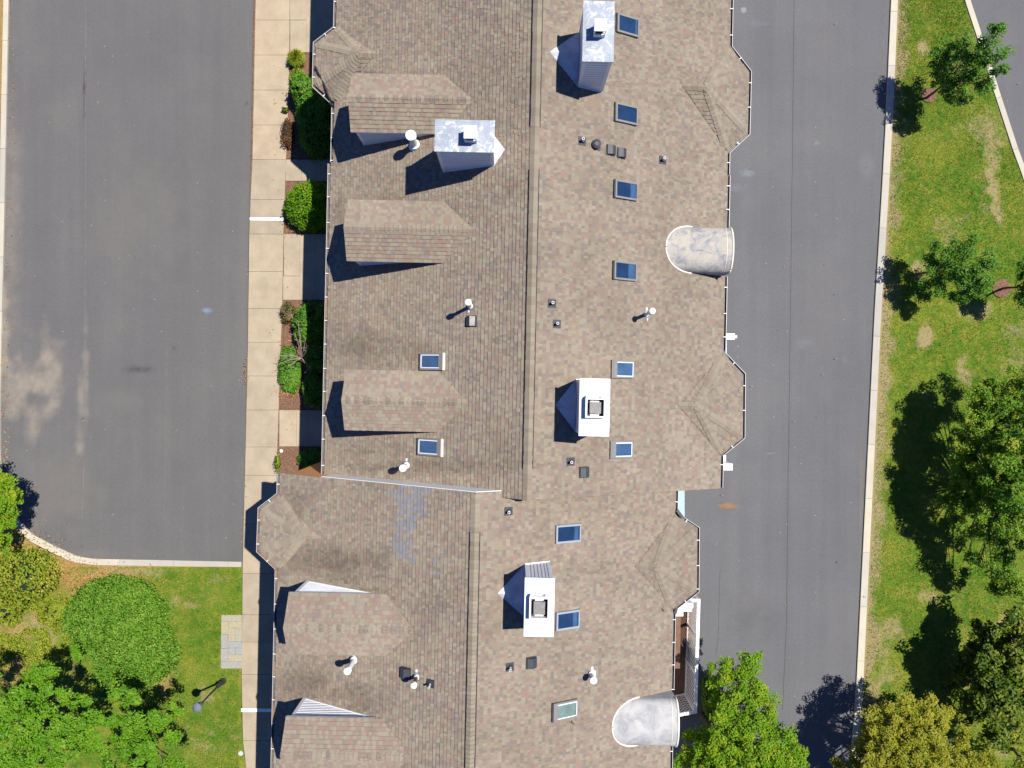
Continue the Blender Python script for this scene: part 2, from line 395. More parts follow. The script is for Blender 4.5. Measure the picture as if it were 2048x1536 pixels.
walk_left = [(-260, 517), (0, 510.5), (330, 504), (440, 498), (700, 495), (960, 489), (1123, 484.5), (1220, 484), (1400, 482), (1440, 482), (1500, 487), (1600, 500)]
ys = np.concatenate([np.linspace(-260, 1100, 260), np.linspace(1102, 1123, 14)])
lot = grid_surface('car_park', M['lot'], lot_left, walk_left, ys, 110, 0.0, stains([
    (60, 760, 66, 66, TAN, 0.48, 2.0), (100, 755, 30, 90, TAN, 0.55, 1.6), (20, 790, 30, 80, TAN, 0.45, 1.4), (66, 850, 22, 66, TAN, 0.42, 1.6),
    (160, 885, 14, 42, TAN, 0.45, 1.0), (163, 800, 12, 60, TAN, 0.4, 1.2), (158, 1010, 10, 60, TAN, 0.25, 1.5), (172, 760, 8, 120, TAN, 0.3, 1.5),
    (22, 440, 26, 330, TAN, 0.22, 0.9), (8, 650, 12, 150, TAN, 0.5, 1.5), (281, 739, 34, 9, DK, 0.75, 0.9), (415, 621, 12, 6, (0.20, 0.26, 0.38), 0.9, 0.9),
    (166, 835, 4, 4, (0.02, 0.02, 0.02), 1.0, 0.1), (494, 208, 4, 4, DK, 0.7, 0.2), (348, 697, 6, 3, DK, 0.7, 0.8), (169, 190, 3.2, 80, (0.07, 0.06, 0.055), 0.8, 0.4),
    (290, 430, 110, 160, DUST, 0.35, 1.8), (110, 980, 130, 120, DUST, 0.55, 1.6), (120, 230, 40, 60, DUST, 0.35, 1.8), (250, 800, 60, 30, DUST, 0.4, 1.6), (485, 550, 14, 260, DUST, 0.35, 1.2),
    (200, 1108, 110, 14, DUST, 0.5, 1.2)], 3))
lot['kind'] = 'structure'
kerb_r = [(-260, 1792), (0, 1781), (229, 1771), (390, 1762), (620, 1748), (1010, 1729), (1152, 1722), (1402, 1710), (1510, 1701), (1640, 1690), (1800, 1676)]
drive_left = [(-260, 1330), (1800, 1230)]
drv = grid_surface('driveway', M['drive'], drive_left, kerb_r, np.linspace(-260, 1800, 340), 90, 0.0, stains([
    (1455, 1012, 22, 8, (0.32, 0.16, 0.05), 0.8, 0.8), (1442, 1012, 10, 7, (0.34, 0.15, 0.04), 0.9, 0.6), (1497, 347, 18, 9, (0.20, 0.22, 0.25), 0.7, 1.2), (1475, 375, 22, 10, (0.16, 0.175, 0.20), 0.5, 0.8), (1500, 415, 20, 60, (0.16, 0.165, 0.17), 0.25, 1.2),
    (1543, 908, 12, 4, (0.3, 0.3, 0.3), 0.8, 1.0), (1515, 47, 34, 8, (0.155, 0.16, 0.17), 0.5, 1.4), (1634, 286, 6, 6, (0.24, 0.24, 0.24), 0.6, 0.8), (1610, 685, 30, 14, (0.17, 0.17, 0.17), 0.45, 1.4),
    (1690, 720, 8, 14, (0.2, 0.2, 0.2), 0.4, 1.2), (1670, 1240, 40, 140, DUST, 0.25, 1.6), (1640, 130, 50, 160, DUST, 0.22, 1.8), (1735, 330, 18, 40, (0.17, 0.165, 0.16), 0.5, 1.0), (1723, 1010, 6, 260, (0.22, 0.16, 0.10), 0.35, 1.0), (1640, 620, 60, 220, DUST, 0.3, 1.8), (1500, 1240, 60, 60, (0.09, 0.09, 0.092), 0.4, 1.4)], 8))
drv['kind'] = 'structure'
road_l = [(-260, 1890), (0, 1938), (91, 1968), (173, 1993), (305, 2036), (342, 2050), (420, 2076), (700, 2190), (1800, 2700)]
road_r = [(-260, 2800), (1800, 3600)]
rd = grid_surface('road', M['drive'], road_l, road_r, np.linspace(-260, 1200, 120), 40, 0.0, stains([(2010, 60, 30, 60, DUST, 0.4, 1.4)], 5)); rd['kind'] = 'structure'

# seams in the paving: thin sheets 4 mm above
def seam(name, pts, w, mat, z=0.004):
    mb = MB()
    for (x0, y0), (x1, y1) in zip(pts, pts[1:]):
        a, b = P(x0, y0, z), P(x1, y1, z); d = (b - a).normalized(); n = Vector((-d.y, d.x, 0)) * w / 2
        mb.poly([a - n, b - n, b + n, a + n])
    o = mb.build(name, mat); o['kind'] = 'structure'; return o
def wob(pts, amp, n):
    out = []
    for (x0, y0), (x1, y1) in zip(pts, pts[1:]):
        for k in range(n): t = k / n; out.append((x0 + (x1 - x0) * t + rnd.uniform(-amp, amp), y0 + (y1 - y0) * t))
    return out + [pts[-1]]
seam('asphalt_seam', wob([(1591, -200), (1585, 300), (1580, 700), (1576, 1000), (1573, 1250), (1565, 1420)], 0.35, 12), 0.024, M['driveline'])
seam('asphalt_seam', wob([(1440, 1140), (1436, 1280), (1432, 1310)], 0.4, 8), 0.02, M['driveline'])
seam('asphalt_seam', wob([(172, -200), (171, 300), (170, 700), (171, 840), (164, 1050)], 0.3, 14), 0.02, simple('pale_seam', (0.17, 0.155, 0.135), 0.9, 0.3, 3))
seam('asphalt_seam', wob([(334, 700), (332, 880), (328, 1040)], 0.3, 8), 0.015, simple('faint_seam', (0.15, 0.145, 0.135), 0.9, 0.3, 3))
seam('asphalt_seam', wob([(1770, -100), (1766, 120), (1752, 300), (1744, 400)], 0.3, 8), 0.02, simple('faint_joint', (0.16, 0.16, 0.16), 0.9, 0.3, 3))

# kerbs: blocks between joints
def kerb(name, inner, width, joints_m=None, joint_pts=None, side=1, z=0.07):
    pts = [P(x, y, 0) for x, y in inner]; mb = MB()
    # resample by joints
    cum = [0]
    for a, b in zip(pts, pts[1:]): cum.append(cum[-1] + (b - a).length)
    def at(s):
        s = max(0, min(cum[-1], s)); k = 0
        while k < len(cum) - 2 and cum[k + 1] < s: k += 1
        t = (s - cum[k]) / max(1e-6, cum[k + 1] - cum[k]); return pts[k].lerp(pts[k + 1], t)
    def nrm(s):
        d = (at(s + 0.15) - at(s - 0.15)).normalized(); return Vector((d.y, -d.x, 0)) * side
    cuts = list(np.arange(joints_m[1], cum[-1], joints_m[0])); cuts = [0] + cuts + [cum[-1]]
    for a, b in zip(cuts, cuts[1:]):
        a2, b2 = a + 0.006, b - 0.006; n = max(1, int((b2 - a2) / 0.4)); t = rnd.random()
        for k in range(n):
            s0 = a2 + (b2 - a2) * k / n; s1 = a2 + (b2 - a2) * (k + 1) / n
            A, Bq = at(s0), at(s1); nA, nB = nrm(s0) * width, nrm(s1) * width
            lo = [A, Bq, Bq + nB, A + nA]
            if ((lo[1] - lo[0]).cross(lo[2] - lo[1])).z < 0: lo = lo[::-1]
            # slightly sloped top edge (rounded nose)
            mb.hexa([(p.x, p.y, -0.05) for p in lo], [(p.x, p.y, z) for p in lo], t=t)
    o = mb.build(name, M['kerb']); o['kind'] = 'structure'; return o
kr = [(x, y) for y, x in kerb_r]
kerb('kerb', kr, 0.305, (2.46, 1.55), side=-1)
kerb('kerb', [(x - 10.5, y) for y, x in road_l[:7]], 0.24, (2.46, 0.9), side=-1)
kerb('kerb', [(x, y) for y, x in lot_left], 0.32, (2.46, 0.4), side=1)

# lawns
def dryfn(blobs, litter, edge=None, seed=1):
    def fn(PX, PY, X, Y):
        d = np.zeros_like(PX); n = fbm(X * 1.2, Y * 1.2, seed, 5) - 0.5
        for (cx, cy, rx, ry, st) in blobs:
            q = np.sqrt(((PX - cx) / rx) ** 2 + ((PY - cy) / ry) ** 2) + n * 2.2 + (fbm(X * 5, Y * 5, seed + 3, 3) - 0.5) * 0.9
            d = np.maximum(d, np.clip((1.2 - q) / 1.0, 0, 1) * st * 0.85)
        if edge is not None: d = np.maximum(d, edge(PX, PY, n))
        l = np.zeros_like(PX)
        for (cx, cy, rx, ry, st) in litter:
            q = np.sqrt(((PX - cx) / rx) ** 2 + ((PY - cy) / ry) ** 2) + n * 1.3
            l = np.maximum(l, np.clip((1.15 - q) / 0.6, 0, 1) * st)
        return {'dry': d, 'litter': l}
    return fn
def kerb_edge(PX, PY, n):
    kx = lin(kerb_r, PY) + 14
    q = (PX - kx) / 34 + n * 1.9
    return np.clip(1.15 - q, 0, 1) * 0.68
lawn_l = [(y, x + 13.6) for y, x in kerb_r]
lawn_r = [(y, x - 10.5) for y, x in road_l]
DRYR = [(1985, 390, 26, 62, 0.95), (1990, 300, 30, 90, 0.5), (1980, 250, 60, 70, 0.45), (1850, 675, 15, 20, 0.95), (1918, 735, 16, 34, 0.75), (1845, 96, 12, 14, 0.9),
        (1835, 545, 22, 20, 0.8), (1998, 1260, 40, 28, 0.9), (1850, 1200, 30, 18, 0.55), (1780, 1260, 22, 30, 0.5), (1765, 1340, 20, 50, 0.5), (1945, 620, 40, 25, 0.4),
        (1900, 470, 40, 60, 0.3), (1960, 60, 40, 60, 0.35), (1940, 830, 20, 60, 0.5), (1930, 130, 30, 40, 0.3), (2030, 700, 40, 60, 0.3), (1998, 1500, 26, 30, 0.7)]
grid_surface('lawn', M['lawn'], lawn_l, lawn_r, np.linspace(-260, 1800, 300), 80, 0.045, dryfn(DRYR, [(1960, 1330, 40, 60, 0.7), (2020, 1300, 30, 50, 0.5)], kerb_edge, 21), 0.03)['kind'] = 'structure'
low_l = [(900, -700), (1123, -700), (1800, -700)]
def lotkerb_right(y): return y
LLY = np.concatenate([np.linspace(1124.5, 1142, 6), np.linspace(1148, 1800, 120)])
lit = [(120, 1150, 60, 30, 0.8), (210, 1160, 70, 22, 0.8), (40, 1110, 60, 36, 0.8), (20, 1270, 60, 40, 0.45), (60, 1200, 60, 40, 0.4), (180, 1185, 40, 16, 0.9), (330, 1350, 16, 40, 0.7), (10, 1330, 40, 50, 0.7)]
dl = [(240, 1145, 90, 20, 0.7), (330, 1330, 24, 50, 0.6), (380, 1210, 18, 10, 0.7), (440, 1160, 40, 12, 0.6), (420, 1390, 26, 24, 0.4), (400, 1480, 60, 40, 0.3), (60, 1250, 60, 30, 0.6), (350, 1200, 20, 20, 0.5)]
lawn2_l = [(1124, 160), (1128, 160), (1130, 192), (1133, 330), (1136, -700), (1137, -700), (1800, -700)]
def lower_lawn():
    # polygon south of the lot's kerb
    return grid_surface('lawn', M['lawn'], [(1120, -300), (1800, -300)], walk_left, np.linspace(1134, 1800, 150), 150, 0.10, dryfn(dl, lit, None, 31), 0.03)
lower_lawn()['kind'] = 'structure'
# corner verge outside the curved kerb
verge_pts_px = [(484, 1134.2), (300, 1132), (190, 1130), (150, 1125), (104, 1108), (54, 1080), (24, 1046), (10, 1022), (2, 1000), (-8, 950), (-12, 900), (-11, 800), (-2, 400), (6, 0), (12, -260), (-300, -260), (-300, 1134.2)]
vg = flat('verge', [P(x, y, 0.1) for x, y in verge_pts_px], 0.1, M['lawn'])
n_ = len(vg.data.vertices)
for nm, val in (('dry', 0.35), ('litter', 0.8)):
    a = vg.data.attributes.new(nm, 'FLOAT', 'POINT'); a.data.foreach_set('value', [val] * n_)

# pavement: separate slabs with open joints, one mesh
JY = [-250, -180, -110, -30, 40, 110, 180, 250, 319, 399, 468, 543, 617, 684.5, 752, 820, 894, 951, 1048, 1147, 1229, 1284, 1349, 1481, 1560, 1640, 1720]
walk_right = [(-260, 583), (0, 579.5), (180, 578), (319, 572), (468, 567), (617, 564.5), (752, 559.5), (951, 553), (1147, 549), (1720, 540)]
pv = MB(); zt = 0.125
def slab(mb, a, b, c, d, t, z=zt, m=0):
    pts = [Vector((p.x, p.y, z)) for p in (a, b, c, d)]; cen = sum(pts, Vector()) / 4
    q = []
    for p in pts:
        v = cen - p; q.append(p + v.normalized() * 0.009)
    if (q[1] - q[0]).cross(q[2] - q[1]).z < 0: q = q[::-1]
    mb.hexa([(p.x, p.y, z - 0.12) for p in q], q, m, t=t)
for y0, y1 in zip(JY, JY[1:]):
    t = 0.85 if y1 < 330 else rnd.uniform(0.35, 0.75)
    if 330 <= y0 < 400 or 1140 < y0 < 1230: t = 0.25
    slab(pv, P(lin(walk_left, y0) + 0.5, y0, zt), P(lin(walk_right, y0), y0, zt), P(lin(walk_right, y1), y1, zt), P(lin(walk_left, y1) + 0.5, y1, zt), t + rnd.uniform(-0.08, 0.08))
# entry walks towards the doors
ENT = [(580, 613, 40, -250), (580, 613, 105, 40), (613, 640, 105, -250), (640, 720, 105, -250), (571, 603, 362, 319), (603, 632, 362, 319), (632, 700, 362, 319),
       (567.5, 600, 468, 552), (566, 600, 552, 600), (600, 631, 468, 600), (631, 700, 468, 600), (558.5, 593, 820, 893), (593, 615, 820, 893), (615, 700, 820, 893)]
for x0, x1, y0, y1 in ENT:
    slab(pv, P(x0, y0, zt), P(x1, y0, zt), P(x1, y1, zt), P(x0, y1, zt), rnd.uniform(0.4, 0.8))
pvo = pv.build('pavement', M['walk']); pvo['kind'] = 'structure'
# dark joint bed under the slabs, and the planting soil
flat('joint_bed', [P(x, y, 0.08) for x, y in ((511, -250), (700, -250), (700, 1000), (560, 1000), (560, 1720), (505, 1720), (484, 1440), (486, 1123), (500, 440))], 0.085, M['mulch'])
for (x0, y0, x1, y1) in ((577, 107, 700, 317), (570, 364, 700, 466), (562, 602, 700, 818), (556, 895, 700, 960)):
    bl = -0.0215
    f = flat('planting_bed', [P(x0, y0, 0.1), P(x1, y0, 0.1), P(x1, y1, 0.1), P(x0 + bl * (y1 - y0), y1, 0.1)], 0.115, M['mulch'])
# white painted strips across the pavement
for (x0, x1, y0, y1) in ((499.5, 567.5, 434.6, 440.2), (482.3, 546, 1416.8, 1423.6)):
    f = flat('painted_line', [P(x0, y0, 0.13), P(x1, y0 + 0.6, 0.13), P(x1, y1 + 0.6, 0.13), P(x0, y1, 0.13)], 0.129, M['paint'])
# flagstone pad
fs = MB(); gx = [442, 455, 468, 482]
stones = [(442.5, 1230, 484, 1243, 0.55), (442.3, 1243, 457, 1269, 0.8), (457, 1243, 484, 1256, 0.85), (456.5, 1256, 470, 1283, 0.7), (470, 1256, 484, 1283, 0.5), (442, 1269, 456, 1297, 0.1), (456, 1283, 484, 1296, 0.05), (456, 1296, 470, 1309.5, 0.12), (470, 1296, 484, 1309.5, 0.0), (441.6, 1297, 456, 1323, 0.3), (456, 1309.5, 484, 1323, 0.75), (441.4, 1323, 484, 1337, 0.28)]
for x0, y0, x1, y1, t in stones: slab(fs, P(x0, y0, 0.12), P(x1, y0, 0.12), P(x1, y1, 0.12), P(x0, y1, 0.12), t, 0.118)
ms, nt, b_, o_ = new_mat('flagstone'); vv = objco(nt)
c_ = ramp(nt, attr(nt, 'tint'), [(0, (0.215,0.222,0.222)), (0.3, (0.235,0.22,0.20)), (0.6, (0.255,0.235,0.165)), (1, (0.28,0.24,0.14))])
c_ = mix(nt, 1.0, c_, ramp(nt, noise(nt, 9, 5, 0.7, vv), [(0.3, 0.82), (0.7, 1.15)]), 'MULTIPLY'); nt.links.new(c_, b_.inputs['Base Color']); b_.inputs['Roughness'].default_value = 0.85
fso = fs.build('flagstone_path', ms); fso['kind'] = 'structure'

# ================================================================== HOUSES
T = 0.5                                   # roof pitch (rise over run)
ZR = 9.35; EL, ER = 7.55, 7.30            # ridge height and the plan runs to the two roof edges
class House: pass
def house(name, label, ur, v0, v1):
    h = House(); h.ur, h.v0, h.v1 = ur, v0, v1
    h.off = Vector((ur, (v0 + v1) / 2, 0))
    h.e = empty(name, to_w(h.off), -PHI); tag(h.e, label, 'house')
    h.zl, h.zr_ = ZR - T * EL, ZR - T * ER
    h.z = lambda u: ZR - T * abs(u - ur)
    return h
def on_roof(h, px, py, dz=0.0):
    z = 7.5
    for _ in range(30): b = B(px, py, z); z = h.z(b.x) + dz
    return B(px, py, z)
HN = house('townhouse', 'upper block of the brown shingled row, three gabled dormers over the car park side', 0.565, -3.74, 21.0)
HS = house('townhouse', 'lower block of the brown shingled row, set further left beside the lattice screen', -1.10, -21.0, -3.53)

def clip_poly(poly, clip):
    """Sutherland-Hodgman in 2D; clip is convex ccw"""
    out = poly
    for (ax, ay), (bx, by) in zip(clip, clip[1:] + clip[:1]):
        if not out: return out
        inp, out = out, []
        ex, ey = bx - ax, by - ay
        for (p, q) in zip(inp, inp[1:] + inp[:1]):
            dp = ex * (p[1] - ay) - ey * (p[0] - ax); dq = ex * (q[1] - ay) - ey * (q[0] - ax)
            if dp >= 0: out.append(p)
            if (dp > 0 and dq < 0) or (dp < 0 and dq > 0):
                t = dp / (dp - dq); out.append((p[0] + (q[0] - p[0]) * t, p[1] + (q[1] - p[1]) * t))
    return out

EXPO = 0.138
def shingles(mb, poly, stain=None, m=0, b_from=None, seed=0, warm=False):
    """overlapping shingle tabs over a convex planar polygon: every tab its own tilted piece with a real butt edge"""
    r = random.Random(seed)
    poly = [Vector(p) for p in poly]
    n = (poly[1] - poly[0]).cross(poly[2] - poly[0]).normalized()
    if n.z < 0: n = -n
    up = (Vector((0, 0, 1)) - n * n.z).normalized(); e = up.cross(n).normalized()
    o = min(poly, key=lambda p: p.z)
    P2 = [((p - o).dot(e), (p - o).dot(up)) for p in poly]
    area = sum(P2[i][0] * P2[(i + 1) % len(P2)][1] - P2[(i + 1) % len(P2)][0] * P2[i][1] for i in range(len(P2)))
    if area < 0: P2 = P2[::-1]
    a0, a1 = min(p[0] for p in P2), max(p[0] for p in P2); b1 = max(p[1] for p in P2)
    nc = int(b1 / EXPO) + 1
    for k in range(nc):
        b = k * EXPO; a = a0 - r.uniform(0, 0.3); prev = 0
        wob_ = r.uniform(-0.006, 0.006)
        while a < a1:
            w = r.choice((0.07, 0.085, 0.10, 0.115, 0.13, 0.15)); t = r.random() if not warm else r.choice((0.05, 0.2, 0.25, 0.5, 0.62, 0.72, 0.76, 0.85, 0.88, 0.96))
            th = r.choice((0.014, 0.024, 0.028)); lo = b + wob_ - r.uniform(0, 0.004)
            quad = [(a, lo), (a + w, lo), (a + w, b + EXPO + 0.012), (a, b + EXPO + 0.012)]
            c = clip_poly(quad, P2); a += w
            if len(c) < 3: continue
            pts = []
            for (x, y) in c:
                off = 0.004 + th * max(0.0, 1 - (y - lo) / (EXPO + 0.012))
                pts.append(o + e * x + up * y + n * off)
            s_, bl_ = (0, 0)
            if stain:
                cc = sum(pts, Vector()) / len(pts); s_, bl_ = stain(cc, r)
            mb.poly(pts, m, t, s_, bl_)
            # butt edge, darkened in its colour to draw the shadow line of the course
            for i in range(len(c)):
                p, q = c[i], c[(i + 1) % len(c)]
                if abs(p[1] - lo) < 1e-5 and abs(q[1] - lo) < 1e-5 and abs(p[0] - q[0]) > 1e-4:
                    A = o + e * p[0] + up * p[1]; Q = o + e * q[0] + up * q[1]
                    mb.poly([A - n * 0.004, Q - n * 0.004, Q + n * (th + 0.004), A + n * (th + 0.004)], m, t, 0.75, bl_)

def caps(mb, p0, p1, nl, nr, w=0.15, lift=0.012, m=0, seed=0, expo=0.145, tan=True):
    """ridge / hip cap shingles from low end p0 to p1; nl, nr are the down-slope directions on both sides"""
    r = random.Random(seed); p0, p1 = Vector(p0), Vector(p1); d = p1 - p0; Ln = d.length; d = d / Ln
    nl, nr = Vector(nl).normalized(), Vector(nr).normalized()
    up = (-(nl + nr)); up = up.normalized() if up.length > 1e-4 else Vector((0, 0, 1))
    if up.z < 0: up = Vector((0, 0, 1))
    n = max(1, int(Ln / expo)); st = Ln / n
    for k in range(n):
        t = r.choice((0.05, 0.1, 0.2, 0.25, 0.28, 0.5, 0.55, 0.85, 0.86, 0.88)) if tan else r.choice((0.2, 0.4, 0.86, 0.25, 0.62, 0.92, 0.99))
        a = p0 + d * (k * st) + up * (lift + 0.034); b = p0 + d * ((k + 1) * st + 0.02) + up * (lift + 0.006)
        ww = w * r.uniform(0.95, 1.04)
        crown = up * 0.012
        for sd in (nl, nr):
            q = [a + crown, a + sd * ww, b + sd * ww, b + crown]
            if (q[1] - q[0]).cross(q[2] - q[1]).z < 0: q = q[::-1]
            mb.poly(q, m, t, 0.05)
            mb.poly([a + crown, a + sd * ww, a + sd * ww - up * 0.045, a - up * 0.045], m, t, 0.5)  # cap butts and sides darkened too, their shade put into the colour
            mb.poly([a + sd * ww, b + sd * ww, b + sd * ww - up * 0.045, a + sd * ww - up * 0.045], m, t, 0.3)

# dirt streaks and the bluish tabs: (px, py, rx, ry, strength)
STN = {HN: [(720, 150, 60, 14, 0.55), (655, 190, 20, 30, 0.4), (700, 700, 110, 40, 0.5), (675, 650, 30, 60, 0.3), (830, 700, 40, 22, 0.35), (720, 900, 100, 22, 0.35), (850, 930, 240, 18, 0.45), (680, 420, 16, 30, 0.5), (780, 395, 60, 10, 0.35), (760, 935, 110, 14, 0.5), (1000, 900, 60, 60, 0.3), (980, 150, 60, 120, 0.2), (950, 60, 80, 60, 0.15)],
       HS: [(660, 1125, 110, 34, 0.7), (620, 1110, 40, 30, 0.6), (680, 1155, 90, 16, 0.5), (740, 1180, 60, 8, 0.5), (600, 1370, 90, 34, 0.65), (690, 1385, 80, 22, 0.5), (750, 1400, 40, 16, 0.4), (600, 1020, 14, 30, 0.4), (590, 1000, 30, 30, 0.35), (560, 1140, 20, 20, 0.4), (720, 1415, 60, 12, 0.5)]}
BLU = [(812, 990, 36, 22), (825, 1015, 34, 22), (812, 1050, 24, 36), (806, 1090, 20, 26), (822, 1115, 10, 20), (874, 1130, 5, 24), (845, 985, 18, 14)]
def stainer(h):
    def fn(p, r):
        w = to_w(p); s = (H - w.z) / F; px = 1024 + w.x / s; py = 768 - w.y / s
        n = float(fbm(w.x * 1.1, w.y * 1.1, 77, 4)) - 0.5
        f = max(0.0, n * 0.5)
        for cx, cy, rx, ry, st in STN[h]:
            q = math.hypot((px - cx) / rx, (py - cy) / ry) + n * 1.3
            if q < 1.2: f = max(f, min(1, (1.2 - q) / 0.9) * st)
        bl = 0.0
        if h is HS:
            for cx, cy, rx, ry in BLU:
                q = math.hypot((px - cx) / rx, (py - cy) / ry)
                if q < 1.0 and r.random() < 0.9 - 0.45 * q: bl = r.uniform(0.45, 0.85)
        return f, bl
    return fn

def slope_dir(side): return Vector((side, 0, -T)).normalized()

def build_roof(h, name, bays, vl_break=None, skip=None):
    mb = MB(); st = stainer(h); ur = h.ur
    def rect(u0, u1, v0, v1, seed):
        shingles(mb, [(u0, v0, h.z(u0)), (u1, v0, h.z(u1)), (u1, v1, h.z(u1)), (u0, v1, h.z(u0))], st, 0, seed=seed)
    if vl_break is not None:
        rect(ur - EL, ur, h.v0, vl_break, 1); rect(ur - EL + 0.10, ur, vl_break, h.v1, 2)
    else: rect(ur - EL, ur, h.v0, h.v1, 3)
    rect(ur, ur + ER, h.v0, h.v1, 4)
    # deck, rakes and fascia
    t = 0.10
    for sgn, run in ((-1, EL - (0.1 if vl_break is not None else 0)), (1, ER)):
        for (va, vb) in ((h.v0 + 0.01, h.v1 - 0.01),):
            ue = ur + sgn * run
            top = [(ur, va, ZR - 0.006), (ue, va, h.z(ue) - 0.006), (ue, vb, h.z(ue) - 0.006), (ur, vb, ZR - 0.006)]
            bot = [(p[0], p[1], p[2] - t) for p in top]
            if sgn > 0: mb.hexa(bot, top, 1)
            else: mb.hexa(bot[::-1], top[::-1], 1)
    if vl_break is not None:
        ue = ur - EL; top = [(ue, h.v0 + 0.01, h.z(ue) - 0.006), (ue + 0.1, h.v0 + 0.01, h.z(ue + 0.1) - 0.006), (ue + 0.1, vl_break, h.z(ue + 0.1) - 0.006), (ue, vl_break, h.z(ue) - 0.006)]
        mb.hexa([(p[0], p[1], p[2] - t) for p in top], top, 1)
    o = mb.build(name, [M['shingle'], M['under']], h.e, h.off)
    return o

vbr = B(658, 325, 5.6).y
roofN = build_roof(HN, 'roof', None, vbr)
roofS = build_roof(HS, 'roof', None)

# ridge caps and ridge vents (sub-parts of the roofs)
def ridge(h, roof, va, vb, vent, seed):
    mb = MB(); dl = slope_dir(-1); dr = slope_dir(1); ur = h.ur
    z = ZR + (0.035 if vent else 0.0)
    if vent:
        for sd in (-1, 1):
            dd = slope_dir(sd)
            a = Vector((ur, va, ZR + 0.012)); b = Vector((ur, vb, ZR + 0.012)); w = dd * 0.20
            q = [a, a + w, b + w, b]; up = Vector((0, 0, 0.032))
            if sd > 0: mb.hexa(q, [p + up for p in q], 1)
            else: mb.hexa(q[::-1], [p + up for p in q[::-1]], 1)
    caps(mb, (ur, vb, z), (ur, va, z), dl, dr, 0.165 if vent else 0.17, 0.014, 0, seed, 0.145)
    o = mb.build('ridge_vent' if vent else 'ridge_cap', [M['shingle'], M['black']], roof, h.off)
    return o
def vy(h, py): return B(1060 if h is HN else 945, py, ZR).y
ridge(HN, roofN, vy(HN, 252), HN.v1, True, 1)
ridge(HN, roofN, vy(HN, 338), vy(HN, 252), False, 2)
ridge(HN, roofN, vy(HN, 938), vy(HN, 338), True, 3)
ridge(HN, roofN, HN.v0, vy(HN, 938), False, 4)
ridge(HS, roofS, vy(HS, 1065), HS.v1 - 0.04, False, 5)
ridge(HS, roofS, HS.v0, vy(HS, 1065), True, 6)

# ------------------------------------------------------------------ walls
def wall_prism(mb, pts, z0, ztop, m=0):
    mb.hexa([(p[0], p[1], z0) for p in pts], [(p[0], p[1], ztop) for p in pts], m)
def bay_corners(h, px4, z): return [B(x, y, z) for x, y in px4]
BAYS = {  # corner pixels of the roof edge (C1..C4), junction J, apex A on the main roof
    HN: [('L', [(668, 57), (633, 88), (631, 171), (663, 206)], (720, 112), (752, 104)),
         ('R', [(1451, 94), (1497, 144), (1494, 265), (1448, 302)], (1412, 173), (1366, 175)),
         ('R', [(1443, 708), (1485, 750), (1484, 873), (1439, 908)], (1393, 812), (1357, 811))],
    HS: [('L', [(556, 990), (522, 1019), (519, 1101), (553, 1136)], (606, 1066), (632, 1076)),
         ('R', [(1356, 1030), (1393, 1059), (1392, 1181), (1349, 1218)], (1312, 1133), (1272, 1131))]}
def build_walls(h, extra_gable):
    mb = MB(); ur = h.ur; ul, uR = ur - EL + 0.42, ur + ER - 0.42
    v0, v1 = h.v0 + 0.10, h.v1 - 0.12
    if h is HS: v1 = h.v1 - 0.02
    zl, zr = h.z(ul) - 0.12, h.z(uR) - 0.12
    prof = [(ul, 0), (uR, 0), (uR, zr), (ur, ZR - 0.14), (ul, zl)]
    n = len(prof); i = len(mb.v)
    mb.v += [(u, v0, z) for u, z in prof] + [(u, v1, z) for u, z in prof]
    mb.face([i + k for k in range(n)], 2 if h is HN else 0); mb.face([i + n + k for k in range(n - 1, -1, -1)], 1 if h is HS else 0)
    for k in range(n): mb.face((i + k, i + n + k, i + n + (k + 1) % n, i + (k + 1) % n), 0)
    return mb.build('wall', [M['siding'], M['brick'], M['white']], h.e, h.off)
wallN = build_walls(HN, False); wallS = build_walls(HS, True)
# white gable flashing wall of the lower block where it stands above its neighbour
mb = MB(); vF = HS.v1 + 0.004; pts = []
uA = HS.ur - 7.18 + 0.35; ucross = (HS.ur + HN.ur) / 2
poly = [(uA + 0.75, HN.z(uA + 0.75) + 0.03), (ucross, HN.z(ucross) + 0.01), (ucross, HS.z(ucross) + 0.0), (HS.ur, ZR - 0.0), (uA + 0.10, HS.z(uA + 0.10) - 0.0)]
poly = [(HN.ur - EL + 0.45, HN.z(HN.ur - EL + 0.45) + 0.035), (ucross, HN.z(ucross) + 0.01), (HS.ur, ZR + 0.004), (HN.ur - EL + 0.12, HS.z(HN.ur - EL + 0.12) + 0.004)]
lo = [(u, vF, z) for u, z in poly]; hi = [(u, vF + 0.02, z) for u, z in poly]
mb.hexa(lo, hi, 0)
mb.build('gable_wall', M['whitemetal'], HS.e, HS.off)

# soffits
for h in (HN, HS):
    for sgn, run in ((-1, EL), (1, ER)):
        mb = MB(); ue = h.ur + sgn * (run - 0.02); ui = h.ur + sgn * (run - 0.43); z = h.z(ue) - 0.14
        q = [(ui, h.v0 + 0.13, z), (ue, h.v0 + 0.13, z), (ue, h.v1 - 0.13, z), (ui, h.v1 - 0.13, z)]
        mb.poly(q if sgn < 0 else q[::-1])
        mb.build('soffit', M['soffit'], h.e, h.off)

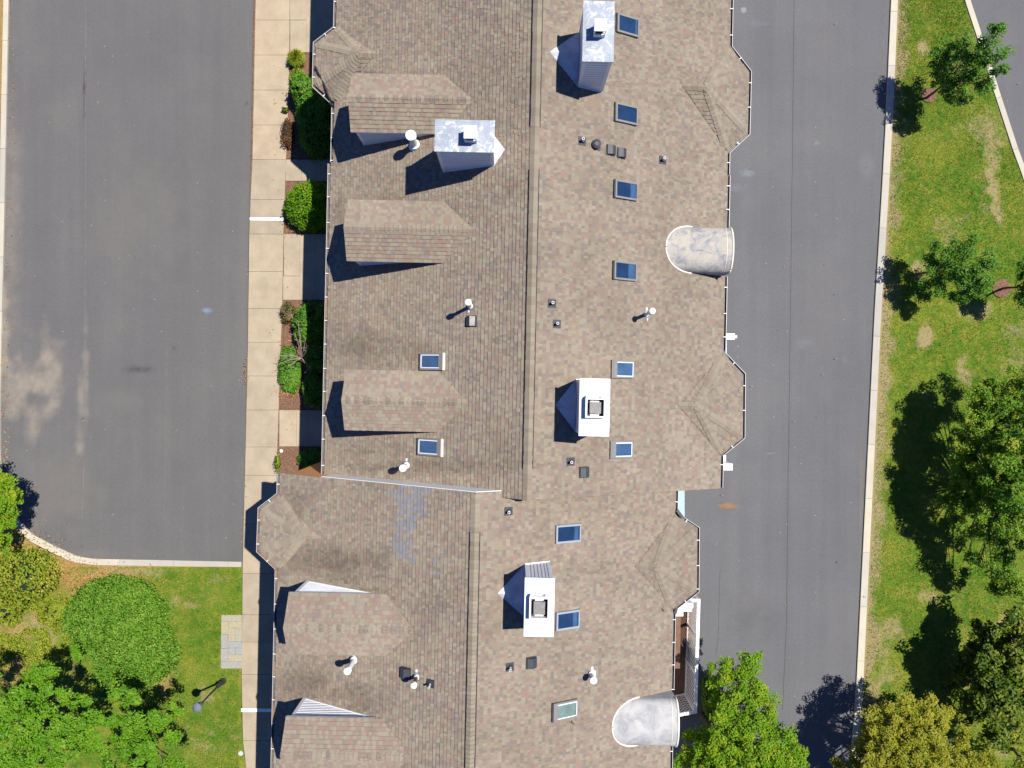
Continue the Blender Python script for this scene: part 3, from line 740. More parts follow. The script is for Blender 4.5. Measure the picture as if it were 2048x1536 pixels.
# ------------------------------------------------------------------ bay roofs
gut_paths = {HN: {'L': [], 'R': []}, HS: {'L': [], 'R': []}}
bay_i = 0
for h in (HN, HS):
    for side, c4, j, a in BAYS[h]:
        ze = h.zl if side == 'L' else h.zr_
        C = bay_corners(h, c4, ze)
        ue = h.ur - EL if side == 'L' else h.ur + ER
        if h is HN and side == 'L': ue += 0.10
        C[0] = Vector((ue, C[0].y, h.z(ue))); C[3] = Vector((ue, C[3].y, h.z(ue)))
        for c in C[1:3]: c.z = ze
        A = on_roof(h, *a); A.z += 0.01
        J = B(j[0], j[1], A.z); J.z = A.z + 0.0
        vmid = (J.y + A.y) / 2; A.y = J.y = vmid
        mb = MB(); st = stainer(h); lf = Vector((0, 0, 0.02))
        tri = [(A, C[0], J), (J, C[0], C[1]), (J, C[1], C[2]), (J, C[2], C[3]), (A, J, C[3])]
        for k, q in enumerate(tri):
            q = [p + lf for p in q]
            if (q[1] - q[0]).cross(q[2] - q[0]).z < 0: q = q[::-1]
            shingles(mb, q, st, 0, seed=100 + bay_i * 10 + k)
            mb.poly([p - Vector((0, 0, 0.03)) for p in q], 1)
        for k, c in enumerate(C):
            d = (J - c).normalized(); sdv = d.cross(Vector((0, 0, 1))).normalized()
            fl = [x for x in (C[k - 1] if k > 0 else A, C[k + 1] if k < 3 else A)]
            nl = (fl[0] - c); nl = (nl - d * nl.dot(d)).normalized(); nr = (fl[1] - c); nr = (nr - d * nr.dot(d)).normalized()
            caps(mb, c + lf + d * 0.12, J + lf, nl, nr, 0.15, 0.01, 0, 300 + bay_i * 7 + k, 0.13)
        dr = (A - J)
        caps(mb, J + lf, A + lf, (C[0] - A - (A - J).normalized() * (C[0] - A).dot((A - J).normalized())), (C[3] - A - (A - J).normalized() * (C[3] - A).dot((A - J).normalized())), 0.15, 0.012, 0, 400 + bay_i, 0.13)
        bo = mb.build('bay_roof', [M['shingle'], M['under']], h.e, h.off)
        # bay wall below
        cen = Vector((ue, vmid, 0)); mb = MB(); ins = []
        for c in C: ins.append(c + (cen - c).normalized() * 0.42 if c in C[1:3] else c + Vector((0.3 if side == 'L' else -0.3, 0.25 if c.y < vmid else -0.25, 0)))
        q = ins if (ins[1] - ins[0]).cross(ins[2] - ins[1]).z > 0 else ins[::-1]
        wall_prism(mb, q, 0, ze - 0.12)
        mb.build('bay_wall', M['siding'], h.e, h.off)
        gut_paths[h][side].append(C); bay_i += 1

# ------------------------------------------------------------------ gutters
def gutter(h, path, side, z, litter=0.0, spacing=0.92, first=0.4):
    """open trough along a polyline in plan; hangers are sub-parts"""
    pts = [Vector((p.x, p.y)) for p in path]
    n = len(pts); seg = [(pts[i + 1] - pts[i]).normalized() for i in range(n - 1)]
    def nm(d): return Vector((d.y, -d.x)) * side
    off = []
    for i in range(n):
        if i == 0: off.append(nm(seg[0]))
        elif i == n - 1: off.append(nm(seg[-1]))
        else:
            a, b = nm(seg[i - 1]), nm(seg[i]); m_ = (a + b).normalized(); off.append(m_ / max(0.4, m_.dot(a)))
    prof = [(-0.004, -0.015, 0), (-0.004, -0.105, 2), (0.088, -0.105, 2), (0.112, -0.012, 0), (0.128, -0.012, 0), (0.104, -0.125, 0), (-0.02, -0.125, 0), (-0.02, -0.015, 0)]
    mb = MB(); rings = []
    for i in range(n):
        k0 = len(mb.v); mb.v += [(pts[i].x + off[i].x * d, pts[i].y + off[i].y * d, z + q) for d, q, _ in prof]; rings.append(k0)
    mc = len(prof)
    for a, b in zip(rings, rings[1:]):
        for k in range(mc):
            mi = 1 if k in (0, 1, 2) else 0
            mb.face((a + k, a + (k + 1) % mc, b + (k + 1) % mc, b + k), mi)
    mb.face([rings[0] + k for k in range(mc)]); mb.face([rings[-1] + k for k in range(mc - 1, -1, -1)])
    if litter:
        for i in range(n - 1):
            Ls = (pts[i + 1] - pts[i]).length; s = 0.1
            while s < Ls - 0.3:
                l = rnd.uniform(0.25, 0.7)
                if rnd.random() < litter:
                    e = min(Ls - 0.05, s + l); a = pts[i] + seg[i] * s; b = pts[i] + seg[i] * e; nn = nm(seg[i])
                    q = [(a.x + nn.x * d, a.y + nn.y * d, z + zz) for d, zz in ((0.004, -0.05), (0.095, -0.055))] + [(b.x + nn.x * d, b.y + nn.y * d, z + zz) for d, zz in ((0.095, -0.055), (0.004, -0.05))]
                    mb.poly(q, 2)
                s += l
    o = mb.build('gutter', [M['gutter'], M['gutter_in'], M['litter']], h.e, h.off)
    hm = None
    for i in range(n - 1):
        Ls = (pts[i + 1] - pts[i]).length; s = first if Ls > 1.2 else Ls / 2
        while s < Ls:
            c = pts[i] + seg[i] * s; s += spacing * rnd.uniform(0.92, 1.08)
            if hm is None:
                b = MB(); b.box(-0.02, 0.125, -0.012, 0.012, -0.012, 0.006); hg = b.build('hanger', M['white'], o); hm = hg
            else:
                hg = hm.copy(); COL.objects.link(hg); hg.parent = o
            nn = nm(seg[i]); hg.location = Vector((c.x, c.y, z - 0.006)) - h.off; hg.rotation_euler = (0, 0, math.atan2(nn.y, nn.x))
    return o
def main_path(h, side, vs, ue):
    pts = [Vector((ue, vs[0], 0))]
    for C in sorted(gut_paths[h][side], key=lambda c: -c[0].y):
        if vs[0] > C[0].y > vs[1]: pts += [C[0], C[1], C[2], C[3]]
    return pts + [Vector((ue, vs[1], 0))]
# path runs north -> south; outward is -u on the left: normal of (0,-1) is (-1,0) for side=+1
gutter(HN, main_path(HN, 'L', (HN.v1, vbr + 0.02), HN.ur - EL + 0.10), 1, HN.zl + 0.03, 0.12)
gutter(HN, main_path(HN, 'L', (vbr - 0.02, HN.v0 + 0.03), HN.ur - EL), 1, HN.zl, 0.08)
gutter(HS, main_path(HS, 'L', (HS.v1 - 0.02, HS.v0), HS.ur - EL), 1, HS.zl, 0.22)
vbR = B(1452, 349, 5.7).y; vbar = B(1466, 500, 5.7).y
barr_N = (B(1466, 455, 6.2).y, B(1466, 548, 6.2).y); barr_S = (B(1358, 1393, 6.2).y, B(1358, 1494, 6.2).y)
gutter(HN, main_path(HN, 'R', (HN.v1, vbR + 0.02), HN.ur + ER), -1, HN.zr_)
gutter(HN, main_path(HN, 'R', (vbR - 0.02, barr_N[0] + 0.02), HN.ur + ER + 0.03), -1, HN.zr_ - 0.01)
gutter(HN, main_path(HN, 'R', (barr_N[1] - 0.02, HN.v0 + 0.02), HN.ur + ER), -1, HN.zr_)
gutter(HS, main_path(HS, 'R', (HN.v0 - 0.05, barr_S[0] + 0.02), HS.ur + ER), -1, HS.zr_)
gutter(HS, main_path(HS, 'R', (barr_S[1] - 0.02, HS.v0), HS.ur + ER), -1, HS.zr_)

# dark drip elbows where the right gutters turn into the bays, and the loose dark downspout on the left bay
for h, (x, y), (x2, y2) in ((HN, (1452, 84), (1467, 106)), (HN, (1444, 700), (1456, 720)), (HS, (1354, 1020), (1366, 1036)), (HN, (1450, 312), (1452, 303)), (HN, (1441, 912), (1446, 905)), (HS, (1350, 1228), (1354, 1214))):
    a, b = B(x, y, 5.72), B(x2, y2, 5.72); mb = MB(); d = (b - a).normalized(); nn = Vector((-d.y, d.x, 0)) * 0.055
    mb.obox((a + b) / 2, (b - a) / 2, nn, (0, 0, 0.012))
    mb.build('splash_guard', M['slate'], h.e, h.off)
mb = MB(); mb.tube([B(630, 133, 5.62), B(636, 146, 5.72), B(645, 161, 5.76), B(652, 178, 5.80), B(658, 194, 5.72), B(664, 206, 5.64)], 0.035, 8)
mb.tube([B(664, 206, 5.64), B(666, 213, 5.6)], 0.05, 8)
o = mb.build('downspout', M['black'], HN.e, HN.off, True); o['label'] = 'loose black pipe lying over the bay roof'

# ------------------------------------------------------------------ dormers
def dormer(h, pxf, py0, py1, pxm, over=0.10):
    """pxf: front eave pixel x; py0/py1: the two eave lines; pxm: where the eaves run into the main roof"""
    m0 = on_roof(h, pxm, (py0 + py1) / 2); ze = m0.z + 0.0
    hw = (py1 - py0) / 2 * (H - ze) / F
    c = B((pxf + pxm) / 2, (py0 + py1) / 2, ze); vc = c.y; uf = B(pxf, (py0 + py1) / 2, ze).x
    zr = ze + T * hw; ue = m0.x + 0.02; ub = h.ur - (ZR - zr) / T + 0.02
    e = MB(); st = lambda p, r: (max(0.0, float(fbm(p.x, p.y, 55)) - 0.62), 0)
    lf = Vector((0, 0, 0.032))
    for sg in (1, -1):
        q = [Vector((uf, vc + sg * hw, ze)), Vector((ue, vc + sg * hw, ze)), Vector((ub, vc, zr)), Vector((uf, vc, zr))]
        if sg > 0: q = q[::-1]
        q = [p + lf for p in q]
        if (q[1] - q[0]).cross(q[2] - q[0]).z < 0: q = q[::-1]
        shingles(e, q, st, 0, seed=int(abs(pxf * 3 + py0)) + sg, warm=True)
        q = [Vector((min(p.x, (ue if abs(p.y - vc) > 0.3 else ub) - 0.16), p.y, p.z)) for p in q]; top = [p - Vector((0, 0, 0.006)) for p in q]; bot = [p - Vector((0, 0, 0.07)) for p in q]
        e.hexa(bot, top, 1)
    dl = Vector((0, 1, -T)).normalized(); dr = Vector((0, -1, -T)).normalized()
    caps(e, (uf, vc, zr + 0.01), (ub - 0.05, vc, zr + 0.01), dl, dr, 0.165, 0.016, 0, int(pxf), 0.15, pxf == 695)
    # walls
    w = MB(); ui = uf + 0.16; ww = hw - over
    for sg in (1, -1):
        y = vc + sg * ww; zt_ = ze + T * over - 0.075
        ut = h.ur - (ZR - zt_) / T + 0.1; uflash = ut - 0.3
        a = [(ui, y, h.z(ui) - 0.05), (ut, y, zt_), (ui, y, zt_)]
        b = [(p[0], p[1] - sg * 0.06, p[2]) for p in a]
        w.hexa(a if sg > 0 else a[::-1], b if sg > 0 else b[::-1], 0)
        # corner board and step flashing
        w.box(ui - 0.03, ui + 0.09, y - 0.005 if sg > 0 else y - 0.018, y + 0.018 if sg > 0 else y + 0.005, h.z(ui) - 0.05, zt_, 1)
        k = 0; L_ = ut - ui
        A = Vector((ui + 0.1, y + sg * 0.012, h.z(ui + 0.1))); Bq = Vector((uflash, y + sg * 0.012, h.z(uflash)))
        nrm = Vector((0, sg * 0.012, 0)); upv = Vector((0, 0, 0.035))
        w.obox((A + Bq) / 2 + upv, (Bq - A) / 2, nrm, upv, 1)
        # lap boards of the cheek
        nb = int((zt_ - h.z(ui)) / 0.13)
        for kk in range(1, nb + 1):
            zz = h.z(ui) + 0.13 * kk
            if zz > zt_ - 0.03: break
            us = ui + 0.1; uz = h.ur - (ZR - zz) / T - 0.06
            if uz > us + 0.1: w.box(us, uz, *( (y, y + 0.012) if sg > 0 else (y - 0.012, y)), zz - 0.012, zz, 0)
    # front gable wall with a window
    zt_ = ze + T * over - 0.08
    fr = [(ui, vc - ww, h.z(ui) - 0.05), (ui, vc - ww, zt_), (ui, vc, zt_ + T * ww), (ui, vc + ww, zt_), (ui, vc + ww, h.z(ui) - 0.05)]
    w.hexa(fr, [(p[0] + 0.06, p[1], p[2]) for p in fr], 0)
    d = e.build('dormer', [M['shingle'], M['white']], h.e, h.off)
    w.build('dormer_wall', [M['siding'], M['white']], d, h.off)
    g_ = MB(); zb = h.z(ui) + 0.3; zt2 = zt_ - 0.08
    if zt2 - zb > 0.3:
        for y0, y1, z0, z1 in ((-0.5, 0.5, zb - 0.06, zb), (-0.5, 0.5, zt2, zt2 + 0.06), (-0.5, -0.43, zb, zt2), (0.43, 0.5, zb, zt2), (-0.02, 0.02, zb, zt2)):
            g_.box(ui - 0.035, ui + 0.001, vc + y0, vc + y1, z0, z1, 0)
        g_.poly([(ui - 0.008, vc - 0.43, zb), (ui - 0.008, vc - 0.43, zt2), (ui - 0.008, vc + 0.43, zt2), (ui - 0.008, vc + 0.43, zb)], 1)
        g_.build('dormer_window', [M['white'], M['glass']], d, h.off)
    return d
dormer(HN, 703, 150, 266.5, 887, 0.07)
dormer(HN, 695, 402, 524, 886, 0.12)
dormer(HN, 690.5, 741.5, 861.5, 876, 0.10)
dormer(HS, 577, 1186, 1308, 771, 0.06)
dormer(HS, 571, 1434, 1558, 762, 0.06)

# ------------------------------------------------------------------ chimneys
def chimney(h, x0, x1, y0, y1, uphill, ratio, apex, apex_len, style, cap):
    """cap rectangle in pixels; uphill -1 (left) or +1 (right); ratio fixes the height of the stack above the roof"""
    cx, cy = (x0 + x1) / 2, (y0 + y1) / 2
    z = 9.5
    for _ in range(30):
        c = B(cx, cy, z); hu = (x1 - x0) / 2 * (H - z) / F; hv = (y1 - y0) / 2 * (H - z) / F
        uu = c.x + uphill * (hu - 0.05); zb = h.z(uu); z = H - (H - zb) / ratio
    zt_ = z; c = B(cx, cy, zt_)
    e = MB(); ov = 0.05; a, b = hu - ov, hv - ov
    zlow = min(h.z(c.x - a), h.z(c.x + a)) - 0.1
    e.box(c.x - a, c.x + a, c.y - b, c.y + b, zlow, zt_ - 0.06, 0)
    for su in (-1, 1):                                    # corner boards
        for sv in (-1, 1):
            x, y = c.x + su * a, c.y + sv * b; zz = h.z(x) - 0.05
            e.box(min(x - su * 0.10, x + su * 0.014), max(x - su * 0.10, x + su * 0.014), min(y, y + sv * 0.014), max(y, y + sv * 0.014), zz, zt_ - 0.06, 1)
            e.box(min(x, x + su * 0.014), max(x, x + su * 0.014), min(y - sv * 0.10, y), max(y - sv * 0.10, y), zz, zt_ - 0.062, 1)
    if style == 'batten':
        for sv in (-1, 1):
            y = c.y + sv * b; x = c.x - a + 0.17
            while x < c.x + a - 0.13:
                e.box(x, x + 0.03, min(y, y + sv * 0.012), max(y, y + sv * 0.012), h.z(x) + 0.03, zt_ - 0.066, 0); x += 0.115
    else:
        for sv in (-1, 1):
            y = c.y + sv * b; zz = max(h.z(c.x - a), h.z(c.x + a)) + 0.12
            while zz < zt_ - 0.12:
                e.box(c.x - a + 0.10, c.x + a - 0.10, min(y, y + sv * 0.010), max(y, y + sv * 0.010), zz, zz + 0.014, 0); zz += 0.16
    # frieze below the cap and base flashing
    e.box(c.x - a - 0.016, c.x + a + 0.016, c.y - b - 0.016, c.y + b + 0.016, zt_ - 0.14, zt_ - 0.064, 1)
    for sv in (-1, 1):
        A = Vector((c.x - a, c.y + sv * (b + 0.02), h.z(c.x - a) + 0.03)); Q = Vector((c.x + a, c.y + sv * (b + 0.02), h.z(c.x + a) + 0.03))
        e.obox((A + Q) / 2, (Q - A) / 2, (0, 0.02, 0), (0, 0, 0.035), 1)
    ch = e.build('chimney', [M['siding'], M['white']], h.e, h.off)
    # cap
    k = MB(); k.hexa([(c.x - hu, c.y - hv, zt_ - 0.06), (c.x + hu, c.y - hv, zt_ - 0.06), (c.x + hu, c.y + hv, zt_ - 0.06), (c.x - hu, c.y + hv, zt_ - 0.06)],
                     [(c.x - hu, c.y - hv, zt_ - 0.005), (c.x + hu, c.y - hv, zt_ - 0.005), (c.x + hu, c.y + hv, zt_ - 0.005), (c.x - hu, c.y + hv, zt_ - 0.005)], 0)
    # raised hem and the shallow cross-break of the sheet
    rim = [(c.x - hu, c.y - hv), (c.x + hu, c.y - hv), (c.x + hu, c.y + hv), (c.x - hu, c.y + hv)]
    pk = Vector((c.x, c.y, zt_ + 0.022)); i0 = len(k.v)
    for q in range(4): k.poly([(rim[q][0] * 0.985 + c.x * 0.015, rim[q][1] * 0.985 + c.y * 0.015, zt_ - 0.002), (rim[(q + 1) % 4][0] * 0.985 + c.x * 0.015, rim[(q + 1) % 4][1] * 0.985 + c.y * 0.015, zt_ - 0.002), pk], 0)
    k.build('chimney_cap', M['galv'] if cap == 'galv' else M['whitemetal'], ch, h.off)
    return ch, c, zt_, hu, hv
def cricket(h, ch, c, hu, hv, uphill, apex_px):
    A = on_roof(h, *apex_px); A.z += 0.015
    uf = c.x + uphill * (hu - 0.04)
    zc = h.z(uf) + 0.015; b = hv - 0.02
    Rg = Vector((uf, c.y, A.z + 0.05)); A = Vector((A.x, c.y, A.z))
    mb = MB()
    fl = 0.03
    for sv in (-1, 1):
        C = Vector((uf - uphill * 0.0, c.y + sv * b, zc))
        # rounded foot: a couple of extra points along the valley near the apex
        q = [C, A + (C - A) * 0.12 + Vector((0, 0, 0.0)), A, Rg]
        if (q[1] - q[0]).cross(q[3] - q[0]).z < 0: q = q[::-1]
        mb.hexa([p - Vector((0, 0, 0.02)) for p in q], [p + Vector((0, 0, 0.01)) for p in q])
    mb.build('cricket', M['cricket'], ch, h.off)
def flue_lid(ch, h, px0, px1, py0, py1, zt_, hgt):
    c = B((px0 + px1) / 2, (py0 + py1) / 2, zt_ + hgt); s = (px1 - px0) / 2 * (H - zt_ - hgt) / F
    z = zt_ + hgt; mb = MB(); rim = [(c.x - s, c.y - s), (c.x + s, c.y - s), (c.x + s, c.y + s), (c.x - s, c.y + s)]
    mb.hexa([(x, y, z - 0.03) for x, y in rim], [(x, y, z) for x, y in rim], 0)
    for q in range(4): mb.poly([(*rim[q], z + 0.001), (*rim[(q + 1) % 4], z + 0.001), (c.x, c.y, z + 0.045)], 0)
    r = s * 0.86
    for su in (-1, 1):
        for sv in (-1, 1): mb.box(c.x + su * r - 0.015, c.x + su * r + 0.015, c.y + sv * r - 0.015, c.y + sv * r + 0.015, zt_ + 0.16, z - 0.03, 0)
    mb.box(c.x - s * 0.95, c.x + s * 0.95, c.y - s * 0.95, c.y + s * 0.95, zt_ - 0.01, zt_ + 0.17, 0)
    mb.box(c.x - s * 0.7, c.x + s * 0.7, c.y - s * 0.7, c.y + s * 0.7, zt_ + 0.17, zt_ + 0.19, 1)
    mb.build('flue', [M['whitemetal'], M['black']], ch, h.off)
def flue_box(ch, h, px0, px1, py0, py1, zt_, hgt, rust=False):
    z = zt_ + hgt; c = B((px0 + px1) / 2, (py0 + py1) / 2, z); su = (px1 - px0) / 2 * (H - z) / F; sv = (py1 - py0) / 2 * (H - z) / F
    mb = MB(); t = 0.055
    for (x0, x1, y0, y1) in ((-su, su, -sv, -sv + t), (-su, su, sv - t, sv), (-su, -su + t, -sv + t, sv - t), (su - t, su, -sv + t, sv - t)):
        mb.box(c.x + x0, c.x + x1, c.y + y0, c.y + y1, zt_ - 0.01, z, 0)
    mb.box(c.x - su + t, c.x + su - t, c.y - sv + t, c.y + sv - t, zt_, zt_ + 0.015, 1)
    i = 0.69
    mb.box(c.x - (su - t) * i, c.x + (su - t) * i, c.y - (sv - t) * i, c.y + (sv - t) * i, z - 0.07, z - 0.045, 2)
    for a in (-1, 1):
        for b in (-1, 1): mb.box(c.x + a * (su - t) * 0.6 - 0.015, c.x + a * (su - t) * 0.6 + 0.015, c.y + b * (sv - t) * 0.6 - 0.015, c.y + b * (sv - t) * 0.6 + 0.015, zt_ + 0.01, z - 0.07, 1)
    mb.box(c.x - su + 0.02, c.x - su + 0.09, c.y + sv, c.y + sv + 0.05, zt_ + 0.02, z - 0.02, 0)
    mb.box(c.x + su - 0.14, c.x + su - 0.07, c.y + sv, c.y + sv + 0.04, zt_ + 0.02, z - 0.04, 0)
    mb.build('flue', [M['cream'] if False else M['whitemetal'], M['black'], M['fluecap']], ch, h.off)

ch, c, zt_, hu, hv = chimney(HN, 1165.5, 1228.5, 1.5, 123.5, -1, 1.089, None, 0, 'lap', 'galv'); ch['label'] = 'tall chimney by the upper right skylights with a blotchy grey cap'
cricket(HN, ch, c, hu, hv, -1, (1099, 97)); flue_lid(ch, HN, 1189, 1213.5, 37, 62.5, zt_, 0.45)
ch, c, zt_, hu, hv = chimney(HN, 869.5, 989.5, 239.5, 304, 1, 1.063, None, 0, 'lap', 'galv'); ch['label'] = 'wide chimney on the left slope with a blotchy grey cap'
cricket(HN, ch, c, hu, hv, 1, (1010, 300)); flue_lid(ch, HN, 927.5, 953.5, 251, 276.5, zt_, 0.45)
ch, c, zt_, hu, hv = chimney(HN, 1158.5, 1219.5, 757, 872.5, -1, 1.085, None, 0, 'batten', 'white'); ch['label'] = 'chimney with a clean white cap and open square flue'
cricket(HN, ch, c, hu, hv, -1, (1110, 812)); flue_box(ch, HN, 1171, 1211.5, 795.5, 836, zt_, 0.24)
ch, c, zt_, hu, hv = chimney(HS, 1048.5, 1108.5, 1156, 1273.5, -1, 1.084, None, 0, 'batten', 'white'); ch['label'] = 'white capped chimney on the lower block'
cricket(HS, ch, c, hu, hv, -1, (995, 1188)); flue_box(ch, HS, 1058.5, 1099, 1194.5, 1240, zt_, 0.24)

# ------------------------------------------------------------------ skylights
def roof_frame(h, b, side):
    """local axes on the slope: down-slope, along, normal"""
    d = slope_dir(side); a = Vector((0, 1, 0)); n = Vector((side * T, 0, 1)).normalized(); return d, a, n
def skylight(h, cx, cy, wpx, hpx, side, style, shaft_strip=None):
    b = on_roof(h, cx, cy, 0.06); d, a, n = roof_frame(h, b, side); b = Vector((b.x, b.y, h.z(b.x)))
    s = (H - b.z) / F; hl = wpx * s / 2 / d.x * side if side > 0 else wpx * s / 2 / abs(d.x); hw = hpx * s / 2
    hl = abs(hl); fr, gl = {'grey': ('greyframe', 'glass'), 'pale': ('paleframe', 'glass'), 'old': ('greyframe', 'glass_pale'), 'milky': ('greyframe', 'glass_green')}[style]
    mb = MB(); ht = 0.11; t = 0.065
    bars = [(-hl, -hl + (0.17 if style in ('old', 'milky') else t), -hw, hw), (hl - t * 0.7, hl, -hw, hw), (-hl + t, hl - t * 0.7, -hw, -hw + t), (-hl + t, hl - t * 0.7, hw - t, hw)]
    for k, (l0, l1, w0, w1) in enumerate(bars):
        cc = b + d * ((l0 + l1) / 2) + a * ((w0 + w1) / 2) + n * (ht / 2 - 0.01 + 0.001 * k)
        mb.obox(cc, d * ((l1 - l0) / 2), a * ((w1 - w0) / 2), n * (ht / 2 + 0.01), 0)
    if style in ('old', 'milky'):                                     # bright glazing bead and the head flashing strip
        for sg in (-1, 1):
            cc = b + d * 0.05 + a * (sg * (hw - t - 0.012)) + n * (ht + 0.004); mb.obox(cc, d * (hl - 0.1), a * 0.016, n * 0.012, 1)
        mb.obox(b + d * (-hl - 0.025) + n * 0.05, d * 0.028, a * (hw * 1.02), n * 0.05, (3 if side < 0 else 0) if style == 'old' else 2)
        mb.obox(b + d * (hl - t * 0.9) + n * (ht + 0.004), d * 0.014, a * (hw - t), n * 0.012, 1)
    elif style == 'pale':                                              # lead apron below
        mb.obox(b + d * (hl + 0.02) + n * 0.03, d * 0.02, a * (hw + 0.02), n * 0.01, 2)
    else:
        mb.obox(b + d * (-hl - 0.02) + n * 0.05, d * 0.022, a * hw, n * 0.045, 2)
    so = mb.build('skylight', [M[fr], M['bead'], M['slate'], M['cream']], h.e, h.off)
    gm = MB(); zz = n * (ht - 0.022)
    q = [b + d * (-hl + 0.03) + a * (-hw + 0.03) + zz, b + d * (hl - 0.03) + a * (-hw + 0.03) + zz, b + d * (hl - 0.03) + a * (hw - 0.03) + zz, b + d * (-hl + 0.03) + a * (hw - 0.03) + zz]
    if (q[1] - q[0]).cross(q[2] - q[0]).z < 0: q = q[::-1]
    gm.poly(q); gm.build('glass', M[gl], so, h.off)
    if shaft_strip:
        l0, l1 = shaft_strip; bm = MB(); z2 = n * (ht - 0.019); w_ = hw - t - 0.004
        q = [b + d * l0 + a * -w_ + z2, b + d * l1 + a * -w_ + z2, b + d * l1 + a * w_ + z2, b + d * l0 + a * w_ + z2]
        if (q[1] - q[0]).cross(q[2] - q[0]).z < 0: q = q[::-1]
        bm.poly(q); bm.build('shaft_strip', M['shaft_strip'], so, h.off)  # added pale strip over the pane, standing for the shaft wall seen through it
    return so
for cx, cy, w, hh, st in ((1254, 51, 46, 37, 'grey'), (1251, 228, 47, 37, 'grey'), (1250.5, 380.5, 48, 36, 'grey'), (1248.5, 542, 48, 37, 'grey'), (1244.5, 738.5, 45, 36, 'old'), (1242, 899, 45, 35, 'old')):
    skylight(HN, cx, cy, w, hh, 1, st, {380.5: (0.17, 0.40), 542: (0.12, 0.40), 51: (0.30, 0.38)}.get(cy))
for cx, cy, w, hh, st in ((1134.5, 1067, 51, 36, 'pale'), (1133.5, 1240, 48, 36, 'pale'), (1129, 1420, 50, 36, 'milky')): skylight(HS, cx, cy, w, hh, 1, st, {1067: (0.24, 0.40), 1240: (0.20, 0.38)}.get(cy))
for cx, cy, w, hh in ((865, 723, 48, 34), (861, 894, 49, 35)): skylight(HN, cx, cy, w, hh, -1, 'old')

# ------------------------------------------------------------------ vents and pipes
def box_vent(h, cx, cy, side, wpx=21, pale=False):
    b = on_roof(h, cx, cy, 0.1); d, a, n = roof_frame(h, b, side); b = Vector((b.x, b.y, h.z(b.x))); s = (H - b.z) / F * wpx / 2
    mb = MB()
    mb.obox(b + n * 0.03, d * (s * 1.12), a * (s * 1.15), n * 0.008, 0)
    lo = [b + d * x + a * y + n * 0.03 for x, y in ((-s, -s), (s, -s), (s, s), (-s, s))]
    hi = [b + d * x + a * y + n * z for x, y, z in ((-s * 0.95, -s * 0.96, 0.09), (s * 0.05, -s * 0.96, 0.17), (s * 0.05, s * 0.96, 0.17), (-s * 0.95, s * 0.96, 0.09))]
    hi2 = [b + d * x + a * y + n * z for x, y, z in ((s * 1.02, -s * 0.96, 0.11), (s * 1.02, s * 0.96, 0.11))]
    def f(q, m):
        if (q[1] - q[0]).cross(q[2] - q[0]).dot(n) < 0: q = q[::-1]
        mb.poly(q, m)
    f(hi, 1 if pale else 0); f([hi[1], hi2[0], hi2[1], hi[2]], 0)
    mb.poly([lo[0], lo[1], hi2[0], hi[1], hi[0]], 0); mb.poly([lo[3], hi[3], hi[2], hi2[1], lo[2]], 0); mb.poly([lo[0], hi[0], hi[3], lo[3]], 0); mb.poly([lo[1], lo[2], hi2[1], hi2[0]], 2)
    return mb.build('box_vent', [M['slate'], M['greyframe'] if not pale else M['barrel'], M['black']], h.e, h.off)
box_vent(HN, 1221, 299, 1, 19); box_vent(HN, 1242, 305, 1, 18.5); box_vent(HN, 1167, 945, 1, 20); box_vent(HS, 1061.5, 1327, 1, 21)
box_vent(HN, 944, 642, -1, 20, True); box_vent(HS, 812, 1348, -1, 21)
def pipe_stack(h, cx, cy, side, r=0.045, ht=0.30, collar=False):
    b = on_roof(h, cx, cy); d, a, n = roof_frame(h, b, side); mb = MB(); z0 = b.z
    mb.obox(b + n * 0.028 - d * 0.03, d * 0.15, a * 0.14, n * 0.006, 0)
    mb.disc((b.x, b.y), 0.10 if not collar else 0.15, z0 - 0.05, z0 + 0.12, 16, 0, r + 0.012)
    mb.tube([(b.x, b.y, z0), (b.x, b.y, z0 + ht)], r, 14, 1); mb.disc((b.x, b.y), r * 0.7, z0 + ht + 0.0005, z0 + ht + 0.002, 12, 2)
    return mb.build('vent_pipe', [M['slate'], M['white'], M['black']], h.e, h.off)
for x, y in ((1165, 283), (1326, 321), (1105, 607), (1114.5, 648), (1142, 923)): pipe_stack(HN, x, y, 1)
pipe_stack(HS, 1018, 1022, 1); pipe_stack(HS, 1020.5, 1333, 1, 0.04, 0.34); pipe_stack(HS, 860.5, 1366, -1, 0.035, 0.38, True)
